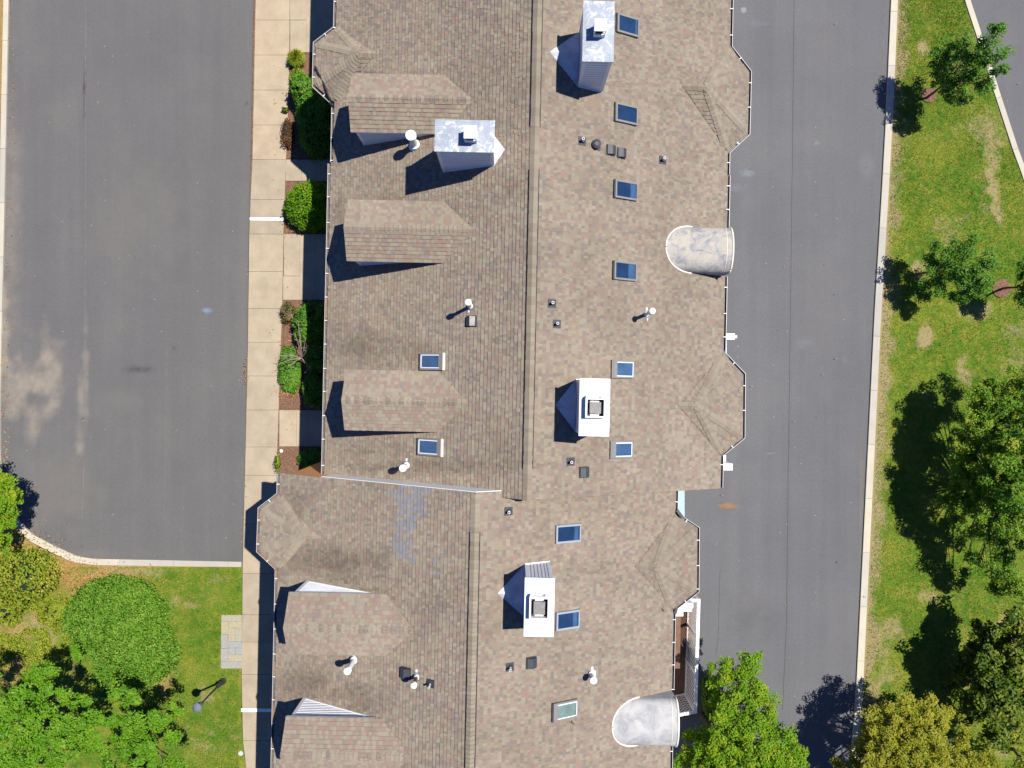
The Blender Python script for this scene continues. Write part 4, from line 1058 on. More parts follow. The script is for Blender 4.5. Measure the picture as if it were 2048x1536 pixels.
# round mushroom vent
b = on_roof(HN, 1192, 291); mb = MB(); d, a, n = roof_frame(HN, b, 1)
mb.obox(b + n * 0.03, d * 0.16, a * 0.15, n * 0.008); mb.disc((b.x, b.y), 0.09, b.z, b.z + 0.14, 18); mb.disc((b.x, b.y), 0.155, b.z + 0.14, b.z + 0.19, 20, 0, 0.15); mb.disc((b.x, b.y), 0.15, b.z + 0.19, b.z + 0.23, 20, 0, 0.07)
mb.build('round_vent', M['slate'], HN.e, HN.off)
def flue_pipe(h, base, top, side, r=0.075, rc=0.11, rust=False, tabs=True):
    """white gas-flue pipe: the cap's pixel fixes the height"""
    b = on_roof(h, *base)
    # height from the parallax of the cap
    vb = Vector((base[0] - 1024, base[1] - 768)); vt = Vector((top[0] - 1024, top[1] - 768))
    ht = (H - b.z) * (1 - vb.length / vt.length) if vt.length > vb.length else 0.4
    ht = min(1.3, max(0.4, ht)); mb = MB(); d, a, n = roof_frame(h, b, side); z1 = b.z + ht
    mb.obox(b + n * 0.026, d * 0.15, a * 0.14, n * 0.004, 2)
    mb.disc((b.x, b.y), r * 1.9, b.z - 0.06, b.z + 0.13, 20, 0, r * 1.15); mb.disc((b.x, b.y), r * 1.5, b.z + 0.15, b.z + 0.19, 20, 0, r * 1.1)
    mb.tube([(b.x, b.y, b.z), (b.x, b.y, z1 - 0.08)], r, 18, 1 if rust else 0)
    mb.disc((b.x, b.y), rc * 0.8, z1 - 0.16, z1 - 0.10, 20, 0, rc); mb.disc((b.x, b.y), rc, z1 - 0.07, z1 - 0.01, 22, 0, rc * 0.96); mb.disc((b.x, b.y), rc * 0.9, z1 - 0.01, z1 + 0.025, 22, 0, rc * 0.3)
    if tabs:
        mb.obox(b + n * 0.04 + a * 0.19, d * 0.035, a * 0.05, n * 0.008, 0); mb.obox(b + n * 0.04 - a * 0.17 + d * 0.04, d * 0.022, a * 0.04, n * 0.008, 0)
    return mb.build('flue_pipe', [M['white'], M['rust'], M['greyframe']], h.e, h.off)
flue_pipe(HN, (830, 291), (821, 270), -1, 0.12, 0.185)
flue_pipe(HN, (941, 613), (935, 605), -1, 0.06, 0.105)
flue_pipe(HN, (1291.5, 629), (1305.5, 622), 1, 0.06, 0.105)
flue_pipe(HN, (814, 930), (803, 934), -1, 0.075, 0.125)
flue_pipe(HS, (709, 1318), (694, 1343), -1, 0.085, 0.125)
flue_pipe(HS, (834, 1352), (824, 1371), -1, 0.06, 0.10, True)
flue_pipe(HS, (1183, 1346), (1190.5, 1361), 1, 0.085, 0.125)

# ------------------------------------------------------------------ barrel-vaulted metal dormers
def barrel(h, tip_px, right_px, py0, py1, skin):
    tip = on_roof(h, tip_px[0], tip_px[1]); ztop = tip.z + 0.02
    zs = ztop - 0.52
    v0 = B(right_px, py1, zs + 0.15).y; v1 = B(right_px, py0, zs + 0.15).y; vc, w = (v0 + v1) / 2, abs(v1 - v0) / 2
    uR = B(right_px, (py0 + py1) / 2, ztop).x - 0.06
    mb = MB(); n = 22; nu = 26
    prof = [(vc + w * math.cos(math.pi * k / n), zs + 0.52 * math.sin(math.pi * k / n) ** 0.9) for k in range(n + 1)]
    prof = [(vc + w, zs - 0.55)] + prof + [(vc - w, zs - 0.55)]
    def u_left(z): return max(h.ur + 0.2, h.ur + (ZR - z) / T - 0.06)
    rows = []
    for (v, z) in prof:
        ul = min(u_left(z), uR - 0.15); i = len(mb.v); mb.v += [(ul + (uR - ul) * k / nu, v, z) for k in range(nu + 1)]; rows.append(i)
    for a, b2 in zip(rows, rows[1:]):
        for k in range(nu): mb.face((a + k, a + k + 1, b2 + k + 1, b2 + k), 0)
    # standing seam lines and the rolled front edge
    rim = [Vector((uR, v, z)) for v, z in prof[1:-1]]
    mb.tube(rim, 0.035, 8, 1)
    seam_u = uR - 0.22
    mb.tube([Vector((seam_u, v, z + 0.004)) for v, z in prof[1:-1]], 0.012, 6, 1)
    mid = [Vector((u_left(ztop) + 0.35 + q * 0.2, vc - w * 0.12, zs + 0.52 * 0.985)) for q in range(int((uR - u_left(ztop) - 0.4) / 0.2))]
    if len(mid) > 1: mb.tube(mid, 0.010, 6, 0)
    # front tympanum
    mb.poly([(uR - 0.05, v, z) for v, z in prof], 2)
    # flashing strip along the foot on the roof
    for sg in (1, -1):
        foot = [Vector((h.ur + (ZR - z) / T, v + sg * 0.02, z + 0.02)) for v, z in (prof[1:n // 2 + 2] if sg > 0 else prof[n // 2 + 1:-1])]
        foot = [p for p in foot if p.x < uR - 0.1]
        if len(foot) > 1: mb.tube(foot, 0.03, 6, 1)
    return mb.build('barrel_dormer', [M[skin], M['cream'], M['white']], h.e, h.off, False)
bo = barrel(HN, (1334, 484), 1470, 455, 546, 'barrel'); bo['label'] = 'arched metal dormer stained tan and blue grey'
bo = barrel(HS, (1226, 1462), 1361, 1400, 1494, 'barrel_pale'); bo['label'] = 'arched metal dormer of plain pale grey'

# pale blue canopies, white wing walls at the garage doors
def slabw(mb, pts, z0, z1, m=0, t=0.5):
    q = [Vector((p.x, p.y, 0)) for p in pts]
    if (q[1] - q[0]).cross(q[2] - q[1]).z < 0: q = q[::-1]
    mb.hexa([(p.x, p.y, z0) for p in q], [(p.x, p.y, z1) for p in q], m, t=t)
for h, x0, x1, y0, y1 in ((HS, 1345, 1369.3, 974, 1034), (HN, 1438, 1453.5, 681, 716)):
    z = 3.0; mb = MB(); n = 3
    for k in range(n):
        ya, yb = y0 + (y1 - y0) * k / n + 0.35, y0 + (y1 - y0) * (k + 1) / n - 0.35
        slabw(mb, [B(x0, ya, z), B(x1, ya, z), B(x1, yb, z), B(x0, yb, z)], z - 0.12, z, 0)
    slabw(mb, [B(x0, y0, z), B(x1 - 0.6, y0, z), B(x1 - 0.6, y1, z), B(x0, y1, z)], z - 0.11, z - 0.02, 0)
    mb.build('canopy', M['aqua'], h.e, h.off)
def wing(h, parts, z=2.55):
    mb = MB()
    for (x0, x1, y0, y1, dz) in parts: slabw(mb, [B(x0, y0, z + dz), B(x1, y0, z + dz), B(x1, y1, z + dz), B(x0, y1, z + dz)], 0, z + dz)
    return mb.build('wing_wall', M['white'], h.e, h.off)
wing(HN, [(1440, 1469.6, 667, 679, -0.06), (1440, 1469.6, 667, 674.6, 0.0), (1465, 1474, 670.5, 676, -0.03)])
wing(HN, [(1436, 1465.4, 927.4, 940.6, 0.0), (1440, 1452, 911, 927, -0.9)])
wing(HS, [(1340, 1386.5, 1206.0, 1216.5, 0.05), (1340, 1384, 1216.6, 1223, -0.05), (1340, 1366.5, 1223, 1232.5, -1.1)], 2.3)

# ================================================================== LATTICE SCREEN, DECK, BENCH
ZF = 1.9
def lattice_fence():
    cap_px = [(1362, 1200.5), (1397.6, 1201), (1391, 1424), (1354, 1431)]
    e = empty('lattice_fence', P(1397, 1210, 0)); tag(e, 'tall white lattice screen with a flat top rail around the small deck beside the driveway', 'fence')
    off = e.location
    pts = [P(x, y, ZF) for x, y in cap_px]
    rail = MB()
    for k_, (a, b) in enumerate(zip(pts, pts[1:])):
        d = (b - a); L_ = d.length; d = d / L_; n = Vector((-d.y, d.x, 0))
        rail.obox((a + b) / 2 + Vector((0, 0, -0.02 + 0.003 * (k_ % 2))), d * (L_ / 2 + (0.066 if k_ in (0, 2) else 0.0)), n * 0.068, (0, 0, 0.02))
    rail.build('top_rail', M['white'], e, off)
    for a, b in zip(pts, pts[1:]):
        d = (b - a); L_ = d.length; d = d / L_; n = Vector((-d.y, d.x, 0)); base = Vector((a.x, a.y, 0.1)); hgt = ZF - 0.18; mb = MB()
        for sgn in (1, -1):
            s = -hgt
            while s < L_:
                # a slat climbing at 45 degrees, clipped to the panel
                s0, z0, s1, z1 = (s, 0.0, s + hgt, hgt) if sgn > 0 else (s + hgt, 0.0, s, hgt)
                ta, tb = 0.0, 1.0; dd = s1 - s0
                lo_, hi_ = sorted(((0 - s0) / dd, (L_ - s0) / dd)); ta, tb = max(ta, lo_), min(tb, hi_)
                if tb - ta > 0.03:
                    A = base + d * (s0 + dd * ta) + Vector((0, 0, z0 + hgt * ta)); Q = base + d * (s0 + dd * tb) + Vector((0, 0, z0 + hgt * tb))
                    ax = (Q - A) / 2; w = ax.normalized().cross(n) * 0.015
                    mb.obox((A + Q) / 2 + n * (0.0035 * sgn), ax, w, n * 0.003)
                s += 0.20
        mb.build('lattice_panel', M['lattice'], e, off)
        mb = MB(); k = max(1, round(L_ / 1.6))
        mb.obox((a + b) / 2 + Vector((0, 0, -ZF + 0.12)), d * (L_ / 2), n * 0.03, (0, 0, 0.05)); mb.build('bottom_rail', M['lattice'], e, off)
        for q in range(k):
            p = a + d * (L_ * q / k); mb = MB(); mb.box(p.x - 0.05, p.x + 0.05, p.y - 0.05, p.y + 0.05, 0.0, ZF - 0.045); mb.build('post', M['lattice'], e, off)
    return e
lattice_fence()
mb = MB(); n = 13
for k in range(n):
    x0 = 1330 + (1388 - 1330) * k / n; x1 = 1330 + (1388 - 1330) * (k + 1) / n - 0.5
    slabw(mb, [P(x0, 1200, 0.1), P(x1, 1200, 0.1), P(x1 - 6, 1432, 0.1), P(x0 - 6, 1432, 0.1)], 0.02, 0.10)
tag(mb.build('deck', M['deck']), 'low brown plank deck tucked between the house and the white lattice screen', 'deck')
mb = MB()
slabw(mb, [P(1344, 1233, 1.0), P(1361.5, 1233, 1.0), P(1360, 1337, 1.0), P(1342, 1337, 1.0)], 0.94, 1.0)
slabw(mb, [P(1349, 1236, 1.0), P(1359, 1236, 1.0), P(1357.5, 1334, 1.0), P(1347, 1334, 1.0)], 0.1, 0.94)
tag(mb.build('bench', M['deck']), 'long brown timber bench against the house wall behind the lattice screen', 'bench')

# ================================================================== STREET FURNITURE
def lamp_post():
    b = P(446, 1362, 0.1); e = empty('street_lamp', b); tag(e, 'dark lamp post with a grey lantern standing on the lawn beside the pavement', 'lamp')
    hgt = 2.75; mb = MB(); o = Vector((0, 0, 0))
    mb.disc((0, 0), 0.15, 0, 0.10, 16, 0, 0.15); mb.disc((0, 0), 0.125, 0.10, 0.50, 12, 0, 0.09); mb.disc((0, 0), 0.10, 0.5, 0.56, 12, 0, 0.10)
    mb.tube([(0, 0, 0.55), (0, 0, hgt - 0.45)], [0.05, 0.035], 12); mb.disc((0, 0), 0.055, hgt - 0.5, hgt - 0.45, 12)
    mb.tube([(-0.22, 0, hgt - 0.62), (0.22, 0, hgt - 0.62)], 0.012, 6)
    mb.build('post', M['iron'], e, o, False)
    l = MB(); n = 8
    l.disc((0, 0), 0.09, hgt - 0.43, hgt - 0.10, n, 0, 0.17); l.build('lantern', M['lampglass'], e)
    c = MB(); c.disc((0, 0), 0.205, hgt - 0.10, hgt - 0.07, n, 0, 0.20); c.disc((0, 0), 0.20, hgt - 0.07, hgt + 0.06, n, 0, 0.06); c.disc((0, 0), 0.03, hgt + 0.06, hgt + 0.12, 8, 0, 0.015)
    c.build('lamp_cap', M['lampglass'], e)
    return e
lamp_post()
mb = MB(); p = P(1487, 20.5, 0); mb.disc((p.x, p.y), 0.135, -0.02, 0.006, 24); mb.disc((p.x, p.y), 0.10, 0.006, 0.010, 20)
tag(mb.build('manhole_cover', M['cover']), 'small round pale cover set in the asphalt at the top of the driveway', 'manhole cover')
mb = MB(); p = P(482, 1506, 0.1); mb.disc((p.x, p.y), 0.11, 0.05, 0.14, 20); mb.disc((p.x, p.y), 0.085, 0.14, 0.15, 20)
tag(mb.build('utility_cap', simple('grey_plastic', (0.50, 0.52, 0.52), 0.5, 0.1)), 'pale round cap in the grass at the bottom edge of the pavement', 'utility cap')
mb = MB(); p = P(562.5, 902, 0.3); mb.disc((p.x, p.y), 0.02, 0.1, 0.28, 8); mb.disc((p.x, p.y), 0.075, 0.28, 0.31, 18); mb.disc((p.x, p.y), 0.07, 0.31, 0.35, 18, 0, 0.02)
tag(mb.build('path_light', M['white']), 'small white path light in the mulch bed beside the pavement', 'path light')

# ================================================================== VEGETATION
def unit(v): return v / np.maximum(1e-9, np.linalg.norm(v, axis=1, keepdims=True))
def leaf_quads(C, Nn, length, width, fold=0.25):
    """rhombic leaves: centres C, normals Nn"""
    k = len(C); r = rng.normal(size=(k, 3)); t = unit(np.cross(Nn, r)); b = np.cross(Nn, t)
    ln = length * rng.uniform(0.7, 1.25, (k, 1)); wd = width * rng.uniform(0.75, 1.2, (k, 1))
    V = np.stack([C - t * ln * 0.5, C + b * wd * 0.5 + Nn * wd * fold + t * ln * 0.05, C + t * ln * 0.5, C - b * wd * 0.5 + Nn * wd * fold + t * ln * 0.05], 1).reshape(-1, 3)
    return V, np.arange(4 * k).reshape(-1, 4)
def tree(name, label, cat, base, blobs, leafmat, leaf, dens, upb=0.9, trunk_r=0.11, lean=None, csize=0.3, per=46, hollow=0.5, group=None, bark='bark', tintspread=0.25, spread_low=0.35):
    """base: ground pixel; blobs: (px, py, z, r) lobes of the crown"""
    bw = P(base[0], base[1], 0.1); e = empty(name, bw); tag(e, label, cat, group)
    Cs = []; Ns = []; T_ = []; cents = []
    for (px, py, z, r) in blobs:
        c = np.array(P(px, py, z)); ncl = max(3, int(dens * r * r * 3.0))
        d = unit(rng.normal(size=(ncl, 3))); d[:, 2] = np.where(d[:, 2] < -0.1, -d[:, 2] * spread_low, d[:, 2])
        q = c + d * (r * rng.uniform(hollow, 1.0, (ncl, 1))) * np.array([1, 1, 0.8])
        for cc, dd in zip(q, d):
            m_ = int(per * 2.5 * rng.uniform(0.6, 1.3)); cs = csize * rng.uniform(0.7, 1.25)
            dv = unit(rng.normal(size=(m_, 3))); dv[:, 2] = np.where(dv[:, 2] < -0.25, -dv[:, 2], dv[:, 2])
            off = dv * (cs * rng.uniform(0.45, 1.05, (m_, 1))) * np.array([1, 1, 0.75])
            Cs.append(cc + off); nn = rng.normal(size=(m_, 3)) * 0.5 + np.array([0, 0, upb]) + dv * 0.6 + dd * 0.15
            Ns.append(unit(nn)); T_.append(np.clip(0.5 + rng.normal() * 0.16 + rng.normal(size=m_) * tintspread * 0.6, 0, 1))
            cents.append(cc)
    C = np.concatenate(Cs); Nn = np.concatenate(Ns); tt = np.concatenate(T_)
    V, Fc = leaf_quads(C, Nn, leaf * 0.80, leaf * 0.52)
    np_mesh('crown', V - np.array(bw), Fc, tt, L[leafmat], e)
    # trunk and limbs
    mb = MB(); top = np.mean([np.array(P(*b[:3])) for b in blobs], 0); bl = [Vector(P(*b[:3])) for b in blobs]
    if lean: fork = Vector(lean)
    else: fork = bw.lerp(Vector(top), 0.45)
    mb.tube([bw - Vector((0, 0, 0.1)), bw.lerp(fork, 0.5) + Vector((rnd.uniform(-.05, .05), rnd.uniform(-.05, .05), 0)), fork], [trunk_r * 1.25, trunk_r, trunk_r * 0.8], 10)
    for (b_, q) in zip(bl, blobs):
        mid = fork.lerp(b_, 0.5) + Vector((rnd.uniform(-.15, .15), rnd.uniform(-.15, .15), rnd.uniform(0, .2)))
        mb.tube([fork, mid, b_], [trunk_r * 0.42, trunk_r * 0.28, trunk_r * 0.14], 7)
        cc = [Vector(x) for x in cents if (Vector(x) - b_).length < q[3] * 1.05]; rnd.shuffle(cc)
        for x in cc[:9]: mb.tube([mid.lerp(b_, rnd.uniform(0.3, 1)), x], [trunk_r * 0.16, trunk_r * 0.06], 5)
    mb.build('trunk', M[bark], e, bw)
    return e
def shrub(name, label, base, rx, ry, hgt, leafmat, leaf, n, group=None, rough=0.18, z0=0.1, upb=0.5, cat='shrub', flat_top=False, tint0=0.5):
    """dense mound of small leaves over a solid core coloured dark as shade"""
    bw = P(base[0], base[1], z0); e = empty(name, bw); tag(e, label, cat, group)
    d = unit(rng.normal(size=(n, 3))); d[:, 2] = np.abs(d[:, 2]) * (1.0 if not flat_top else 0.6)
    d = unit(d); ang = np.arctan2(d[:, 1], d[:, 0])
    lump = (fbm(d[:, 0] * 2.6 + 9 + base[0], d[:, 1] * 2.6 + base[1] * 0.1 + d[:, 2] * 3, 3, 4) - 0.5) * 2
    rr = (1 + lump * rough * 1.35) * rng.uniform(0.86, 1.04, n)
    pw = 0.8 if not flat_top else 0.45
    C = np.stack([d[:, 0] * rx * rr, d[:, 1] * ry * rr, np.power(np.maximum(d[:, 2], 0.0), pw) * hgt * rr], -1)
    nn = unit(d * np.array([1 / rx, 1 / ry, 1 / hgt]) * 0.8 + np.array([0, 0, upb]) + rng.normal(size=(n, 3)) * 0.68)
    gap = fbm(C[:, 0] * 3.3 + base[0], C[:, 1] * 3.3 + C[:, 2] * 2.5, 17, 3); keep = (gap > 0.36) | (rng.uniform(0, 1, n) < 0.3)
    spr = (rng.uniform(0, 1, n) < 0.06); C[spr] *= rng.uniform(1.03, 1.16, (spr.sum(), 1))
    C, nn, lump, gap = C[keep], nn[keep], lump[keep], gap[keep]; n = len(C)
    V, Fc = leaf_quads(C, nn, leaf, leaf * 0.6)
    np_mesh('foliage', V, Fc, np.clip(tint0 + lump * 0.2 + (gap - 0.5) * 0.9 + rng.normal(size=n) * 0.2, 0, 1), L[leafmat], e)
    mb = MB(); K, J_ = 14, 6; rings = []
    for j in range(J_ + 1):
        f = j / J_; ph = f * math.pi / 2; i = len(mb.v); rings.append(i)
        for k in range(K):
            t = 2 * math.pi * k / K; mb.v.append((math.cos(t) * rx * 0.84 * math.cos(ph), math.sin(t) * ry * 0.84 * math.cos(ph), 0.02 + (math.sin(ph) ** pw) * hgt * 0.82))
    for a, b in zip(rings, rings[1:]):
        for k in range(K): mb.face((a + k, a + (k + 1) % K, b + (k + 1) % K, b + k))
    mb.build('dark_core', M['core'], e)  # added solid fill; its near-black colour stands for shade between the leaves
    return e
def tuft(name, label, base, r, hgt, leafmat, n, group=None, cat='grass'):
    """clump of arching blades"""
    bw = P(base[0], base[1], 0.1); e = empty(name, bw); tag(e, label, cat, group)
    a = rng.uniform(0, 2 * np.pi, n); rad = r * np.sqrt(rng.uniform(0, 1, n)); h_ = hgt * rng.uniform(0.6, 1.1, n)
    b0 = np.stack([np.cos(a) * rad * 0.35, np.sin(a) * rad * 0.35, np.zeros(n)], -1); b1 = np.stack([np.cos(a) * rad * 0.8, np.sin(a) * rad * 0.8, h_], -1); b2 = np.stack([np.cos(a) * rad * 1.15, np.sin(a) * rad * 1.15, h_ * 0.85], -1)
    w = np.stack([-np.sin(a), np.cos(a), np.zeros(n)], -1) * 0.012
    V = np.stack([b0 - w, b0 + w, b1 + w, b1 - w, b1 - w, b1 + w, b2 + w * 0.2, b2 - w * 0.2], 1).reshape(-1, 3)
    np_mesh('blades', V, np.arange(8 * n).reshape(-1, 4), np.repeat(np.clip(rng.normal(0.55, 0.25, n), 0, 1), 2), L[leafmat], e)
    return e

# --- lawn on the right
tree('young_tree', 'slender young tree in the upper lawn, its crown reaching over the far road kerb', 'tree', (1853, 196),
     [(1888, 118, 2.3, 0.60), (1905, 165, 1.9, 0.60), (1878, 165, 1.5, 0.45), (1875, 135, 1.8, 0.42), (1930, 110, 3.0, 0.65), (1945, 150, 2.7, 0.62), (1965, 92, 3.8, 0.5), (1988, 66, 4.4, 0.36), (2000, 58, 4.7, 0.22), (1998, 108, 4.2, 0.40), (1990, 145, 3.8, 0.36), (1918, 190, 2.1, 0.48), (1962, 172, 3.0, 0.45), (1900, 92, 2.6, 0.42), (1890, 200, 1.6, 0.35), (1870, 105, 2.0, 0.25), (1935, 80, 3.2, 0.3), (1980, 165, 3.4, 0.28), (2008, 140, 4.2, 0.2), (1868, 150, 1.2, 0.4), (1888, 182, 1.2, 0.42), (1905, 135, 1.6, 0.5), (1975, 120, 3.6, 0.45), (1940, 125, 2.4, 0.5)],
     'young', 0.115, 13, 0.85, 0.05, csize=0.23, per=22, hollow=0.2)
tree('young_tree', 'round crowned young tree in the middle of the lawn, opposite the mulch ring', 'tree', (1832, 548),
     [(1862, 535, 1.8, 0.5), (1900, 505, 2.6, 0.62), (1935, 497, 2.9, 0.52), (1910, 550, 2.3, 0.68), (1945, 545, 2.9, 0.58), (1970, 560, 3.2, 0.42), (1990, 532, 3.5, 0.28), (1880, 582, 1.8, 0.42), (1925, 592, 2.3, 0.42), (1868, 500, 2.0, 0.34), (1955, 578, 2.9, 0.42), (1850, 565, 1.5, 0.3), (1975, 510, 3.2, 0.3), (1945, 480, 3.0, 0.3), (1900, 600, 2.0, 0.28), (1856, 520, 1.2, 0.36), (1872, 562, 1.2, 0.4), (1890, 530, 1.4, 0.45), (1960, 530, 2.6, 0.4), (1920, 570, 1.6, 0.4)],
     'young', 0.115, 15, 0.85, 0.05, csize=0.23, per=24, hollow=0.2)
tree('young_tree', 'young tree at the right edge with a brown mulch ring at its foot', 'tree', (2006, 577),
     [(2045, 540, 2.13, 0.50), (2048, 585, 1.97, 0.50), (2072, 560, 2.46, 0.67), (2095, 575, 2.79, 0.67), (2040, 600, 1.64, 0.34)], 'young', 0.105, 19, 0.85, 0.05, csize=0.2, per=26, hollow=0.2)
def ring(px, py, r, z=0.14):
    p = P(px, py, z); mb = MB(); n = 28
    lo = [(p.x + r * rnd.uniform(0.93, 1.06) * math.cos(2 * math.pi * k / n), p.y + r * rnd.uniform(0.93, 1.06) * math.sin(2 * math.pi * k / n), 0.09) for k in range(n)]
    hi = [(p.x + (a[0] - p.x) * 0.7, p.y + (a[1] - p.y) * 0.7, z + 0.03) for a in lo]; mb.hexa(lo, hi)
    o = mb.build('mulch', M['mulch']); o['kind'] = 'structure'
ring(2004, 577, 0.42, 0.08); ring(1858, 190, 0.34, 0.07)
tree('maple_tree', 'large loose crowned tree at the right edge, dark gaps between its yellow green boughs', 'tree', (1985, 975),
     [(1985, 800, 2.9, 1.03), (2030, 790, 3.3, 1.14), (1958, 850, 2.8, 0.80), (1990, 880, 3.2, 1.03), (2035, 880, 3.8, 1.14), (2030, 960, 4.2, 1.25), (1932, 950, 2.4, 0.80), (1895, 1010, 1.9, 0.48), (1965, 1000, 2.9, 0.91), (2030, 1040, 3.6, 1.14), (1942, 1055, 2.5, 0.51), (1930, 895, 2.3, 0.57), (2012, 1150, 2.5, 0.85), (2045, 1175, 2.7, 0.91), (2090, 900, 4.4, 1.60), (2090, 1060, 4, 1.48), (2080, 780, 3.6, 1.37), (1990, 1070, 2.8, 0.68), (1965, 935, 2.9, 0.68), (1985, 960, 3.3, 0.80), (1985, 1030, 3.2, 0.80), (1955, 965, 2.7, 0.57), (1925, 1000, 2.3, 0.51), (2000, 1110, 2.7, 0.68), (1960, 820, 2.6, 0.57), (1905, 975, 1.9, 0.40), (1945, 815, 2.4, 0.5), (1915, 945, 2.2, 0.6), (1885, 1000, 1.7, 0.4), (1945, 1010, 2.6, 0.6), (1975, 845, 3.0, 0.8), (1940, 880, 2.6, 0.6), (2005, 920, 3.6, 0.8), (2010, 1010, 3.6, 0.8), (1960, 1130, 2.0, 0.5), (1985, 1165, 2.0, 0.5), (1970, 785, 2.7, 0.5), (1928, 870, 1.4, 0.5), (1918, 920, 1.2, 0.5), (1908, 1042, 1.3, 0.4), (1935, 985, 1.5, 0.6), (1950, 1060, 1.5, 0.5), (1958, 900, 1.8, 0.6), (1950, 820, 1.4, 0.45), (1935, 1110, 1.1, 0.4)],
     'mid', 0.12, 6.8, 0.8, 0.10, csize=0.27, per=46, hollow=0.35)
tree('magnolia_tree', 'broad dark tree with glossy leaves at the lower right, above the yellowish tree', 'tree', (1975, 1360),
     [(1962, 1275, 2.0, 0.67), (2000, 1265, 2.5, 0.84), (2035, 1240, 2.8, 0.78), (1985, 1330, 2.8, 1.01), (2035, 1310, 3.2, 1.12), (1932, 1350, 1.6, 0.56), (1952, 1410, 1.9, 0.78), (2000, 1410, 2.8, 1.01), (2045, 1380, 3.2, 1.12), (2020, 1460, 2.5, 0.78), (1980, 1480, 2.0, 0.56), (2080, 1340, 3.5, 1.34), (1955, 1320, 2.0, 0.56), (1918, 1320, 1.5, 0.45), (1925, 1390, 1.5, 0.5), (1965, 1365, 2.4, 0.7), (1940, 1285, 1.7, 0.45), (1935, 1440, 1.4, 0.4), (1925, 1340, 1.0, 0.5), (1945, 1300, 1.0, 0.5), (1940, 1400, 1.0, 0.5), (1898, 1370, 0.8, 0.35), (1960, 1255, 1.2, 0.4)],
     'glossy', 0.17, 8.5, 0.85, 0.12, csize=0.3, per=34, hollow=0.3)
tree('maple_tree', 'yellow olive tree beside the kerb at the lower right, shading the driveway', 'tree', (1790, 1470),
     [(1755, 1440, 2.6, 0.78), (1800, 1420, 2.9, 0.90), (1850, 1430, 2.9, 0.90), (1718, 1485, 2.2, 0.62), (1770, 1490, 3.2, 1.01), (1830, 1490, 3.5, 1.12), (1890, 1480, 3.0, 0.95), (1702, 1535, 2.3, 0.73), (1760, 1550, 3.4, 1.12), (1840, 1560, 3.8, 1.34), (1920, 1530, 3.0, 1.01), (1960, 1530, 2.6, 0.78), (1880, 1425, 2.4, 0.45), (1780, 1620, 3.6, 1.57), (1695, 1600, 2.6, 1.01)],
     'olive', 0.115, 9.5, 0.85, 0.13, csize=0.27, per=48, hollow=0.45)
tree('small_tree', 'yellowing small tree in the bottom right corner of the picture', 'tree', (2030, 1500), [(2045, 1510, 2.4, 0.5), (2020, 1540, 2.2, 0.5), (2070, 1530, 2.6, 0.7)], 'yellowgreen', 0.12, 9, 0.7, 0.07, per=36)
tree('maple_tree', 'bright green tree leaning over the driveway beside the lattice screen', 'tree', (1404, 1432),
     [(1480, 1345, 3.17, 0.76), (1500, 1330, 3.31, 0.55), (1445, 1340, 2.88, 0.55), (1440, 1380, 2.74, 0.61), (1510, 1380, 3.46, 0.73), (1470, 1400, 3.31, 0.85), (1520, 1425, 3.53, 0.73), (1545, 1405, 3.53, 0.37), (1465, 1450, 3.46, 0.98), (1390, 1465, 2.02, 0.55), (1400, 1500, 2.30, 0.85), (1450, 1500, 3.31, 1.10), (1510, 1475, 3.74, 0.98), (1560, 1480, 3.74, 0.79), (1530, 1530, 3.89, 1.10), (1585, 1500, 3.60, 0.49), (1420, 1540, 2.88, 1.10), (1480, 1560, 3.74, 1.22), (1570, 1560, 3.74, 0.98), (1375, 1530, 2.16, 0.61), (1490, 1420, 3.17, 0.49), (1540, 1450, 3.4, 0.5), (1555, 1520, 3.6, 0.6), (1600, 1520, 3.4, 0.35), (1430, 1480, 2.6, 0.5), (1500, 1510, 3.4, 0.7)],
     'bright', 0.125, 9.0, 0.75, 0.11, lean=P(1440, 1490, 2.0), csize=0.27, per=46, hollow=0.4)

# --- lower left garden
tree('maple_tree', 'large bright green tree in the bottom left corner, left of the other one', 'tree', (120, 1440),
     [(80, 1350, 4.2, 0.56), (110, 1335, 4.0, 0.36), (40, 1400, 4.6, 0.63), (95, 1400, 4.8, 0.68), (140, 1395, 4.2, 0.45), (165, 1390, 3.8, 0.36), (20, 1450, 5.0, 0.72), (80, 1460, 5.4, 0.81), (130, 1450, 5.0, 0.72), (180, 1430, 4.4, 0.54), (60, 1500, 5.2, 0.72), (120, 1500, 5.2, 0.72), (175, 1470, 4.6, 0.45), (20, 1520, 5.0, 0.63), (-20, 1440, 5, 0.90), (30, 1560, 4.6, 0.81), (110, 1540, 4.0, 0.45), (-30, 1370, 4.2, 0.72), (160, 1300, 2.2, 0.32)],
     'maple', 0.12, 9.5, 0.85, 0.10, csize=0.27, per=48, hollow=0.45)
tree('maple_tree', 'second bright green tree at the bottom left, between its larger twin and the lamp post', 'tree', (270, 1440),
     [(235, 1390, 3.6, 0.41), (265, 1380, 3.8, 0.36), (310, 1440, 4.4, 0.50), (340, 1425, 4.2, 0.36), (345, 1470, 4.4, 0.45), (225, 1435, 4.0, 0.41), (270, 1450, 4.8, 0.59), (300, 1490, 5.0, 0.59), (250, 1490, 4.6, 0.54), (200, 1500, 4.2, 0.45), (345, 1530, 4.6, 0.54), (290, 1545, 5.0, 0.72), (220, 1550, 4.6, 0.63), (375, 1535, 4.0, 0.32), (260, 1600, 4.6, 0.90), (265, 1400, 3.9, 0.32)],
     'maple', 0.12, 9.5, 0.85, 0.10, csize=0.26, per=48, hollow=0.45)
shrub('round_shrub', 'broad clipped juniper mound on the lawn, the larger rear one of two merged domes', (246, 1232), 2.05, 1.75, 1.75, 'juniper', 0.105, 40000, 'clipped juniper domes', 0.17, upb=0.25)
